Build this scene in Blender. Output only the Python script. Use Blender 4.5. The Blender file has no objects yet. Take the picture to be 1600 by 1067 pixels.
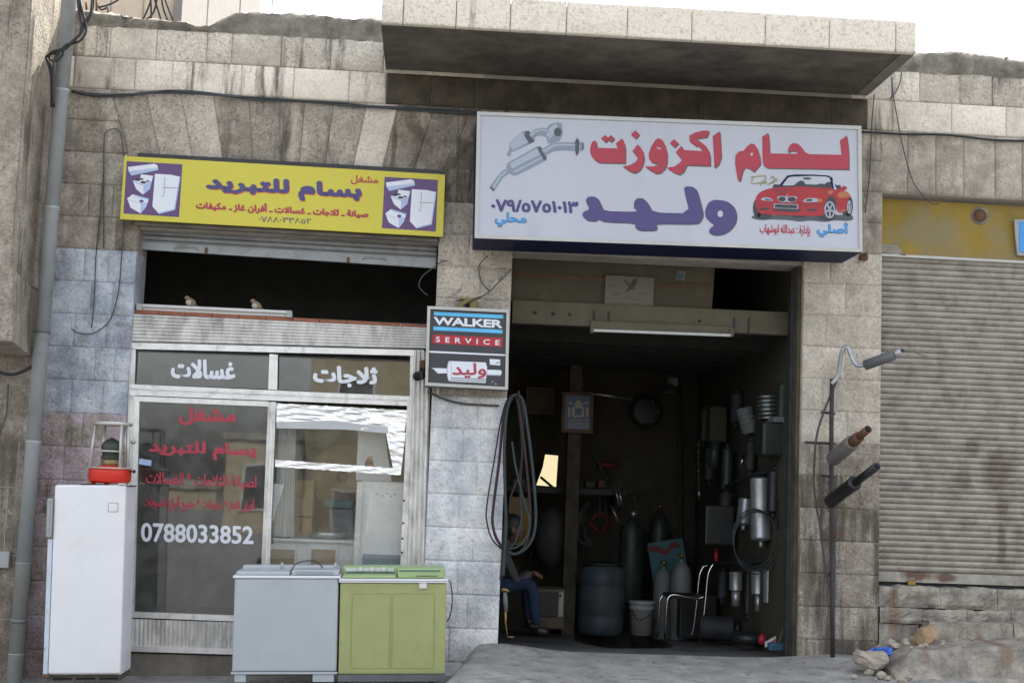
import bpy, bmesh, math, random, os
from mathutils import Vector, Matrix, noise, Euler
random.seed(7)
sc = bpy.context.scene
COL = sc.collection
# ------------------------------------------------------------------ camera
FPX, YAW, PITCH, ROLL = 2108.5, 0.05750644, 0.1028365, 0.0376627
EYE = Vector((0, -10.5, 1.25))
cy, sy, cp, sp = math.cos(YAW), math.sin(YAW), math.cos(PITCH), math.sin(PITCH)
_f = Vector((sy*cp, cy*cp, sp)); _r = Vector((cy, -sy, 0)); _u = _r.cross(_f)
_c, _s = math.cos(ROLL), math.sin(ROLL)
CR = _c*_r + _s*_u; CU = -_s*_r + _c*_u
cam = bpy.data.cameras.new('camera'); camo = bpy.data.objects.new('camera', cam); COL.objects.link(camo)
m = Matrix((CR, CU, -_f)).transposed().to_4x4(); m.translation = EYE
camo.matrix_world = m
cam.sensor_width = 36; cam.lens = FPX/1600*36; cam.clip_start = .1; cam.clip_end = 2000
sc.camera = camo
# ------------------------------------------------------------------ sky, sun, exposure
SUN_EL, SUN_AZ = math.radians(52), math.radians(20)      # the sun stands behind the row of shops: the street front is in open shade
w = bpy.data.worlds.new('World'); sc.world = w; w.use_nodes = True
nt = w.node_tree; nt.nodes.clear()
sk = nt.nodes.new('ShaderNodeTexSky'); sk.sky_type = 'NISHITA'; sk.sun_disc = False
sk.sun_elevation = SUN_EL; sk.sun_rotation = SUN_AZ; sk.air_density = 1.0; sk.dust_density = 4.0; sk.ozone_density = .6
hs = nt.nodes.new('ShaderNodeHueSaturation'); hs.inputs['Saturation'].default_value = .38
bg = nt.nodes.new('ShaderNodeBackground'); bg.inputs['Strength'].default_value = .15
wo = nt.nodes.new('ShaderNodeOutputWorld')
nt.links.new(sk.outputs[0], hs.inputs['Color']); nt.links.new(hs.outputs[0], bg.inputs[0]); nt.links.new(bg.outputs[0], wo.inputs[0])
sl = bpy.data.lights.new('sun', 'SUN'); sl.energy = 3.0; sl.angle = math.radians(.6); sl.color = (1, .95, .87)
so = bpy.data.objects.new('sun', sl); COL.objects.link(so)
sd = Vector((math.sin(SUN_AZ)*math.cos(SUN_EL), math.cos(SUN_AZ)*math.cos(SUN_EL), math.sin(SUN_EL)))
so.rotation_euler = sd.to_track_quat('Z', 'Y').to_euler(); so.location = (4, 12, 18)
sc.view_settings.view_transform = 'Standard'; sc.view_settings.look = 'None'
sc.view_settings.gamma = 1; sc.view_settings.exposure = 1.85; sc.view_settings.use_curve_mapping = False
sc.render.engine = 'CYCLES'
sc.cycles.max_bounces = 8; sc.cycles.diffuse_bounces = 5; sc.cycles.transparent_max_bounces = 12
sc.cycles.use_denoising = True

# ------------------------------------------------------------------ helpers
def P(px, py, Y):
    """point of the place seen at a photo position, on the upright plane at depth Y"""
    d = CR*((px-800)/FPX) - CU*((py-533.5)/FPX) + _f
    t = (Y-EYE.y)/d.y
    return EYE + d*t
def PP(pts, Y): return [P(x, y, Y) for x, y in pts]
def S(Y): return FPX/(Y-EYE.y)                # photo pixels per metre at depth Y
def crop(x0, y0, s):
    return lambda *pts: [(x0+x/s, y0+y/s) for x, y in pts]

def mat(name, col, rough=.7, metal=0, var=.12, vscale=6, bump=.0, bscale=60, dirt=0, dirtcol=(.06, .05, .04), dscale=3, spec=.5, stretch=1.0, grime=0):
    m = bpy.data.materials.new(name); m.use_nodes = True
    t = m.node_tree; N = t.nodes; L = t.links; b = N['Principled BSDF']
    b.inputs['Roughness'].default_value = rough; b.inputs['Metallic'].default_value = metal
    b.inputs['Specular IOR Level'].default_value = spec
    g = N.new('ShaderNodeNewGeometry'); mp = N.new('ShaderNodeMapping'); mp.inputs['Scale'].default_value = (1, 1, stretch)
    L.new(g.outputs['Position'], mp.inputs['Vector'])
    n1 = N.new('ShaderNodeTexNoise'); n1.inputs['Scale'].default_value = vscale; n1.inputs['Detail'].default_value = 6; n1.inputs['Roughness'].default_value = .65
    L.new(mp.outputs[0], n1.inputs['Vector'])
    r = N.new('ShaderNodeMapRange'); r.inputs[1].default_value = .3; r.inputs[2].default_value = .7; r.inputs[3].default_value = 1-var; r.inputs[4].default_value = 1+var
    L.new(n1.outputs[0], r.inputs[0])
    mx = N.new('ShaderNodeMix'); mx.data_type = 'RGBA'; mx.blend_type = 'MULTIPLY'; mx.inputs[0].default_value = 1
    mx.inputs[6].default_value = (*col, 1); L.new(r.outputs[0], mx.inputs[7])
    out = mx.outputs[2]
    if dirt:
        n2 = N.new('ShaderNodeTexNoise'); n2.inputs['Scale'].default_value = dscale; n2.inputs['Detail'].default_value = 8; n2.inputs['Roughness'].default_value = .7
        L.new(mp.outputs[0], n2.inputs['Vector'])
        r2 = N.new('ShaderNodeMapRange'); r2.inputs[1].default_value = .62-.25*dirt; r2.inputs[2].default_value = .78-.1*dirt; r2.inputs[4].default_value = min(1, .35+dirt*.6)
        L.new(n2.outputs[0], r2.inputs[0])
        m2 = N.new('ShaderNodeMix'); m2.data_type = 'RGBA'; L.new(r2.outputs[0], m2.inputs[0]); L.new(out, m2.inputs[6]); m2.inputs[7].default_value = (*dirtcol, 1)
        out = m2.outputs[2]
    L.new(out, b.inputs['Base Color'])
    if bump:
        n3 = N.new('ShaderNodeTexNoise'); n3.inputs['Scale'].default_value = bscale; n3.inputs['Detail'].default_value = 5
        L.new(g.outputs['Position'], n3.inputs['Vector'])
        bp = N.new('ShaderNodeBump'); bp.inputs['Strength'].default_value = min(1, bump); bp.inputs['Distance'].default_value = .012
        L.new(n3.outputs[0], bp.inputs['Height']); L.new(bp.outputs[0], b.inputs['Normal'])
    return m

def stone_material():
    """weathered limestone; the colour of each object sets lightness (R), grime (G), old paint (B) and tooling depth (A)"""
    m = bpy.data.materials.new('limestone'); m.use_nodes = True
    t = m.node_tree; N = t.nodes; L = t.links; b = N['Principled BSDF']; b.inputs['Roughness'].default_value = .9; b.inputs['Specular IOR Level'].default_value = .2
    g = N.new('ShaderNodeNewGeometry'); oi = N.new('ShaderNodeObjectInfo'); sp_ = N.new('ShaderNodeSeparateColor'); L.new(oi.outputs['Color'], sp_.inputs[0])
    def nz(scale, detail=6, rough=.6, sc3=(1, 1, 1)):
        mp = N.new('ShaderNodeMapping'); mp.inputs['Scale'].default_value = sc3; L.new(g.outputs['Position'], mp.inputs[0])
        n = N.new('ShaderNodeTexNoise'); n.inputs['Scale'].default_value = scale; n.inputs['Detail'].default_value = detail; n.inputs['Roughness'].default_value = rough
        L.new(mp.outputs[0], n.inputs['Vector']); return n.outputs[0]
    def mr(x, a, b_, c, d):
        r = N.new('ShaderNodeMapRange'); L.new(x, r.inputs[0]); r.inputs[1].default_value = a; r.inputs[2].default_value = b_; r.inputs[3].default_value = c; r.inputs[4].default_value = d; return r.outputs[0]
    def ma(op, a, b_, cl=True):
        n = N.new('ShaderNodeMath'); n.operation = op; n.use_clamp = cl and op != 'SUBTRACT'
        for i, v in enumerate((a, b_)):
            if isinstance(v, (int, float)): n.inputs[i].default_value = v
            else: L.new(v, n.inputs[i])
        return n.outputs[0]
    def mix(f, a, b_):
        n = N.new('ShaderNodeMix'); n.data_type = 'RGBA'
        L.new(f, n.inputs[0])
        for i, v in ((6, a), (7, b_)):
            if isinstance(v, tuple): n.inputs[i].default_value = (*v, 1)
            else: L.new(v, n.inputs[i])
        return n.outputs[2]
    fine = nz(38, 5, .7); fine2 = nz(85, 4, .7, (1, 1, .8)); cloud = nz(3.1, 8, .72); mid = nz(7, 7, .7); streak = nz(4.2, 7, .68, (1, 1, .16)); streak2 = nz(11, 6, .65, (1, 1, .10)); big = nz(1.7, 5, .6)
    lf = ma('ADD', ma('ADD', sp_.outputs[0], mr(mid, .3, .7, -.16, .16), False), mr(cloud, .35, .65, -.2, .2))
    base = mix(lf, (.175, .147, .112), (.86, .78, .655))
    # grime that runs down in streaks, stronger with G
    st = ma('ADD', ma('MULTIPLY', streak, .6), ma('MULTIPLY', streak2, .4))
    th = ma('SUBTRACT', st, mr(sp_.outputs[1], 0, 1, .70, .36))
    gm = mr(th, 0, .09, 0, .9)
    base = mix(gm, base, (.095, .083, .066))
    # pits of the tooled face
    pit = ma('MULTIPLY', mr(fine, .38, .49, 1, 0), mr(mid, .4, .6, .35, 1)); pit2 = mr(fine2, .40, .50, 1, 0)
    pk_ = ma('MULTIPLY', ma('MAXIMUM', ma('MULTIPLY', pit, .62), ma('MULTIPLY', pit2, .30)), mr(oi.outputs['Alpha'], 0, .8, .25, 1))
    base = mix(pk_, base, (.105, .08, .058))
    # chalky run-off left by rain
    wl = mr(ma('ADD', ma('MULTIPLY', nz(3.4, 6, .6, (1.4, 1, .13)), .7), ma('MULTIPLY', mid, .3)), .55, .64, 0, .5)
    base = mix(wl, base, (.74, .665, .55))
    # old paint
    pn = ma('ADD', ma('MULTIPLY', cloud, .5), ma('MULTIPLY', mid, .5))
    pm = mr(ma('SUBTRACT', ma('ADD', pn, sp_.outputs[2], False), 1.0), 0, .13, 0, .95)
    pm = ma('MULTIPLY', pm, ma('MULTIPLY', mr(fine, .34, .46, .45, 1), mr(fine2, .34, .46, .65, 1)))
    hue = mr(sp_.outputs[2], .69, .72, 0, 1); pink = mr(oi.outputs['Alpha'], .94, .97, 0, 1)
    base = mix(pm, base, mix(mr(cloud, .40, .60, 0, 1), mix(pink, mix(hue, (.30, .35, .44), (.50, .535, .59)), (.42, .30, .36)), mix(pink, mix(hue, (.62, .665, .725), (.88, .885, .89)), (.62, .52, .57))))
    base = mix(ma('MULTIPLY', pk_, .4), base, (.10, .085, .07))
    L.new(base, b.inputs['Base Color'])
    fb = nz(45, 5, .65)
    bp = N.new('ShaderNodeBump'); bp.inputs['Distance'].default_value = .022; L.new(mr(oi.outputs['Alpha'], 0, 1, .1, 1), bp.inputs['Strength']); L.new(fb, bp.inputs['Height']); L.new(bp.outputs[0], b.inputs['Normal'])
    return m
def glass_mat(name, tint, refl):
    m = bpy.data.materials.new(name); m.use_nodes = True; t = m.node_tree; N = t.nodes; L = t.links; N.clear()
    o = N.new('ShaderNodeOutputMaterial'); mx = N.new('ShaderNodeMixShader'); tr = N.new('ShaderNodeBsdfTransparent'); gl = N.new('ShaderNodeBsdfGlossy')
    tr.inputs[0].default_value = (*tint, 1); gl.inputs['Roughness'].default_value = .015
    fr = N.new('ShaderNodeLayerWeight'); p5 = N.new('ShaderNodeMath'); p5.operation = 'POWER'; p5.inputs[1].default_value = 5; L.new(fr.outputs['Facing'], p5.inputs[0])
    ad = N.new('ShaderNodeMath'); ad.operation = 'MULTIPLY_ADD'; ad.use_clamp = True; ad.inputs[1].default_value = .9; ad.inputs[2].default_value = .04+refl; L.new(p5.outputs[0], ad.inputs[0])
    g = N.new('ShaderNodeNewGeometry'); n = N.new('ShaderNodeTexNoise'); n.inputs['Scale'].default_value = 1.6; L.new(g.outputs['Position'], n.inputs['Vector'])
    bp = N.new('ShaderNodeBump'); bp.inputs['Strength'].default_value = .10; bp.inputs['Distance'].default_value = .01; L.new(n.outputs[0], bp.inputs['Height']); L.new(bp.outputs[0], gl.inputs['Normal'])
    df = N.new('ShaderNodeBsdfDiffuse'); df.inputs[0].default_value = (.45, .45, .42, 1); m2 = N.new('ShaderNodeMixShader')
    n2 = N.new('ShaderNodeTexNoise'); n2.inputs['Scale'].default_value = 9; n2.inputs['Detail'].default_value = 7; L.new(g.outputs['Position'], n2.inputs['Vector'])
    r2 = N.new('ShaderNodeMapRange'); r2.inputs[1].default_value = .4; r2.inputs[2].default_value = .8; r2.inputs[3].default_value = .03; r2.inputs[4].default_value = .14; L.new(n2.outputs[0], r2.inputs[0])
    L.new(ad.outputs[0], mx.inputs[0]); L.new(tr.outputs[0], mx.inputs[1]); L.new(gl.outputs[0], mx.inputs[2])
    L.new(r2.outputs[0], m2.inputs[0]); L.new(mx.outputs[0], m2.inputs[1]); L.new(df.outputs[0], m2.inputs[2]); L.new(m2.outputs[0], o.inputs[0])
    return m

class B:
    """collects geometry in world metres"""
    def __init__(s): s.v = []; s.f = []; s.sm = []; s.mi = []
    def add(s, vs, fs, smooth=False, mi=0):
        o = len(s.v); s.v += [Vector(v) for v in vs]
        for f in fs: s.f.append([i+o for i in f]); s.sm.append(smooth); s.mi.append(mi)
        return s
    def box(s, x0, x1, y0, y1, z0, z1, mi=0):
        v = [(x, y, z) for z in (z0, z1) for y in (y0, y1) for x in (x0, x1)]
        return s.add(v, [(0, 2, 3, 1), (4, 5, 7, 6), (0, 1, 5, 4), (2, 6, 7, 3), (0, 4, 6, 2), (1, 3, 7, 5)], mi=mi)
    def bbox(s, x0, x1, y0, y1, z0, z1, r=.01, seg=2, mi=0):
        bm = bmesh.new(); bmesh.ops.create_cube(bm, size=1)
        for v in bm.verts: v.co = Vector((x0+(v.co.x+.5)*(x1-x0), y0+(v.co.y+.5)*(y1-y0), z0+(v.co.z+.5)*(z1-z0)))
        bmesh.ops.bevel(bm, geom=list(bm.edges), offset=r, segments=seg, affect='EDGES', profile=.6)
        bm.verts.ensure_lookup_table()
        s.add([v.co.copy() for v in bm.verts], [[v.index for v in f.verts] for f in bm.faces], smooth=False, mi=mi); bm.free(); return s
    def pbox(s, x0, y0, x1, y1, Y, dy, r=0, mi=0):
        a, b, z1, z0 = pr(x0, y0, x1, y1, Y)
        return s.bbox(a, b, Y, Y+dy, z0, z1, r, mi=mi) if r else s.box(a, b, Y, Y+dy, z0, z1, mi=mi)
    def prism(s, pts, d, mi=0, back=True):
        d = Vector(d) if not isinstance(d, (int, float)) else Vector((0, d, 0)); n = len(pts); pts = [Vector(p) for p in pts]
        v = pts+[p+d for p in pts]
        f = [list(range(n))]+[[i, i+n, (i+1) % n+n, (i+1) % n] for i in range(n)]
        if back: f.append([i+n for i in range(n-1, -1, -1)])
        return s.add(v, f, mi=mi)
    def quadp(s, pts, Y, dy, mi=0): return s.prism(PP(pts, Y), dy, mi)
    def tube(s, pts, r, n=8, smooth=True, cap=True, cr=0, mi=0):
        pts = [Vector(p) for p in pts]
        if cr: pts = catmull(pts, cr)
        rr = r if isinstance(r, (list, tuple)) else [r]*len(pts)
        if len(rr) != len(pts): rr = [rr[0]+(rr[-1]-rr[0])*i/(len(pts)-1) for i in range(len(pts))]
        vs = []; fs = []; prev = None
        for i, p in enumerate(pts):
            t = (pts[min(i+1, len(pts)-1)]-pts[max(i-1, 0)]).normalized()
            a = prev if prev is not None else (Vector((0, 0, 1)) if abs(t.z) < .9 else Vector((1, 0, 0)))
            u = (a-t*a.dot(t))
            if u.length < 1e-5: u = t.orthogonal()
            u.normalize(); v = t.cross(u); prev = u
            for k in range(n):
                an = 2*math.pi*k/n; vs.append(p+(u*math.cos(an)+v*math.sin(an))*rr[i])
        for i in range(len(pts)-1):
            for k in range(n):
                a = i*n+k; b = i*n+(k+1) % n; fs.append((a, b, b+n, a+n))
        s.add(vs, fs, smooth, mi)
        if cap:
            o = len(s.v)-len(vs)
            s.f.append([o+k for k in range(n)][::-1]); s.sm.append(False); s.mi.append(mi)
            s.f.append([o+(len(pts)-1)*n+k for k in range(n)]); s.sm.append(False); s.mi.append(mi)
        return s
    def rod(s, a, b, prof, n=16, mi=0):
        """revolve profile [(t, r)] round the line a-b"""
        a = Vector(a); b = Vector(b); pts = [a+(b-a)*t for t, r in prof]
        t = (b-a).normalized(); u = t.orthogonal().normalized(); v = t.cross(u); vs = []; fs = []
        for p, (q, r) in zip(pts, prof):
            for k in range(n):
                an = 2*math.pi*k/n; vs.append(p+(u*math.cos(an)+v*math.sin(an))*max(r, 1e-4))
        for i in range(len(prof)-1):
            for k in range(n):
                x = i*n+k; y = i*n+(k+1) % n; fs.append((x, y, y+n, x+n))
        fs.append(tuple(range(n))[::-1]); fs.append(tuple((len(prof)-1)*n+k for k in range(n)))
        return s.add(vs, fs, True, mi)
    def ell(s, c, r, n=12, rot=None, mi=0):
        c = Vector(c); vs = []; fs = []; h = n//2+1
        for i in range(h+1):
            th = math.pi*i/h
            for k in range(n):
                an = 2*math.pi*k/n; p = Vector((math.sin(th)*math.cos(an)*r[0], math.sin(th)*math.sin(an)*r[1], math.cos(th)*r[2]))
                if rot: p.rotate(rot)
                vs.append(c+p)
        for i in range(h):
            for k in range(n):
                x = i*n+k; y = i*n+(k+1) % n; fs.append((x, x+n, y+n, y))
        return s.add(vs, fs, True, mi)

def catmull(p, k):
    out = []; q = [p[0]*2-p[1]]+list(p)+[p[-1]*2-p[-2]]
    for i in range(1, len(q)-2):
        for j in range(k):
            t = j/k; a, b, c, d = q[i-1], q[i], q[i+1], q[i+2]
            out.append(.5*((2*b)+(c-a)*t+(2*a-5*b+4*c-d)*t*t+(3*b-a-3*c+d)*t**3))
    return out+[p[-1]]
def pr(x0, y0, x1, y1, Y):
    ym = (y0+y1)/2; xm = (x0+x1)/2
    return P(x0, ym, Y).x, P(x1, ym, Y).x, P(xm, y0, Y).z, P(xm, y1, Y).z
WM = {}
def thing(name, label, cat, loc, group=None, rot=(0, 0, 0)):
    o = bpy.data.objects.new(name, None); o.empty_display_size = .1; COL.objects.link(o)
    o.location = loc; o.rotation_euler = rot; o['label'] = label; o['category'] = cat
    if group: o['group'] = group
    WM[o.name] = Matrix.LocRotScale(Vector(loc), Euler(rot), None)
    return o
def obj(name, b, mt, parent=None, label=None, cat=None, group=None, kind=None, local=False, color=None, fix=True):
    me = bpy.data.meshes.new(name)
    vs = b.v
    M = WM.get(parent.name) if parent else None
    base = None
    if M is not None:
        if not local: inv = M.inverted(); vs = [inv @ v for v in vs]
        W = M
    else:
        base = Vector((sum(v.x for v in vs)/len(vs), sum(v.y for v in vs)/len(vs), min(v.z for v in vs)))
        vs = [v-base for v in vs]; W = Matrix.Translation(base)
    me.from_pydata([tuple(v) for v in vs], [], b.f)
    for mm in (mt if isinstance(mt, (list, tuple)) else [mt]): me.materials.append(mm)
    me.polygons.foreach_set('use_smooth', b.sm); me.polygons.foreach_set('material_index', b.mi)
    if fix:
        bm = bmesh.new(); bm.from_mesh(me); bmesh.ops.recalc_face_normals(bm, faces=bm.faces); bm.to_mesh(me); bm.free()
    me.update()
    o = bpy.data.objects.new(name, me); COL.objects.link(o)
    if parent: o.parent = parent
    else: o.location = base
    WM[o.name] = W
    if label: o['label'] = label
    if cat: o['category'] = cat
    if group: o['group'] = group
    if kind: o['kind'] = kind
    if color: o.color = color
    return o
def struct(name, b, mt, **k): return obj(name, b, mt, kind='structure', **k)

# Arabic: joined letter forms, laid out right to left
AR = {'ا': 0xFE8D, 'أ': 0xFE83, 'إ': 0xFE87, 'د': 0xFEA9, 'ر': 0xFEAD, 'ز': 0xFEAF, 'و': 0xFEED, 'ة': 0xFE93}
AD = {'ب': 0xFE8F, 'ت': 0xFE95, 'ث': 0xFE99, 'ج': 0xFE9D, 'ح': 0xFEA1, 'س': 0xFEB1, 'ش': 0xFEB5, 'ص': 0xFEB9, 'ع': 0xFEC9, 'غ': 0xFECD, 'ف': 0xFED1,
      'ق': 0xFED5, 'ك': 0xFED9, 'ل': 0xFEDD, 'م': 0xFEE1, 'ن': 0xFEE5, 'ه': 0xFEE9, 'ي': 0xFEF1}
def shape(t):
    t = t.replace('لا', '\u0001'); out = []
    for i, c in enumerate(t):
        pj = i > 0 and t[i-1] in AD; nj = i+1 < len(t) and (t[i+1] in AD or t[i+1] in AR or t[i+1] == '\u0001')
        if c == '\u0001': out.append(chr(0xFEFC if pj else 0xFEFB))
        elif c in AR: out.append(chr(AR[c]+(1 if pj else 0)))
        elif c in AD: out.append(chr(AD[c]+(3 if pj and nj else 2 if nj else 1 if pj else 0)))
        else: out.append(c)
    return ''.join(out[::-1])
FD = os.path.join(bpy.utils.system_resource('DATAFILES'), 'fonts')
def text_mesh(s, space=1.0, res=3):
    c = bpy.data.curves.new('text', 'FONT'); c.body = s; c.extrude = .5; c.space_character = space; c.resolution_u = res; c.fill_mode = 'BOTH'
    o = bpy.data.objects.new('text', c); COL.objects.link(o); bpy.context.view_layer.update()
    me = bpy.data.meshes.new_from_object(o.evaluated_get(bpy.context.evaluated_depsgraph_get()))
    vs = [v.co.copy() for v in me.vertices]; fs = [list(p.vertices) for p in me.polygons]
    bpy.data.objects.remove(o); bpy.data.curves.remove(c); bpy.data.meshes.remove(me)
    return vs, fs
def lettering(b, s, quad, Y, offset=.02, th=.002, arabic=True, space=1.0, mi=0, dx=0, dy=0):
    """fit the writing into a four-cornered patch (tl, tr, br, bl) of the plane Y; heavier strokes are built from stepped layers"""
    vs, fs = text_mesh(shape(s) if arabic else s, space)
    x0 = min(v.x for v in vs); x1 = max(v.x for v in vs); y0 = min(v.y for v in vs); y1 = max(v.y for v in vs)
    q = [P(x+dx, y+dy, Y) for x, y in quad]; W_ = (q[1]-q[0]).length; H_ = (q[3]-q[0]).length
    e = offset*.9*(y1-y0)*1.0
    ex = e*(x1-x0)/(y1-y0)*H_/W_ if offset else 0          # the same stroke gain in both directions once fitted
    n_ = 8 if offset else 1
    for k in range(n_+(1 if offset else 0)):
        a_ = 2*math.pi*k/8; ox, oy = (0, 0) if (k == 8 or not offset) else (math.cos(a_)*ex, math.sin(a_)*e)
        o = []
        for v in vs:
            u = (v.x+ox-x0+ex)/(x1-x0+2*ex); t = (v.y+oy-y0+e)/(y1-y0+2*e)
            p = (q[3]*(1-u)+q[2]*u)*(1-t)+(q[0]*(1-u)+q[1]*u)*t
            o.append(p+Vector((0, -(th+.00012*k)*(v.z+.5), 0)))
        b.add(o, fs, mi=mi)
    return b
def chaikin(p, k=1, t=.25):
    for _ in range(k):
        q = []
        for i in range(len(p)):
            a = p[i]; b_ = p[(i+1) % len(p)]
            q += [(a[0]+(b_[0]-a[0])*t, a[1]+(b_[1]-a[1])*t), (a[0]+(b_[0]-a[0])*(1-t), a[1]+(b_[1]-a[1])*(1-t))]
        p = q
    return p
def flat(b, pts, Y, mi=0, th=.0004, dx=0, dy=0): return b.prism([P(x+dx, y+dy, Y) for x, y in pts], th, mi)
def circ(cx, cy_, rx, ry, n=16): return [(cx+rx*math.cos(2*math.pi*i/n), cy_+ry*math.sin(2*math.pi*i/n)) for i in range(n)]

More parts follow.
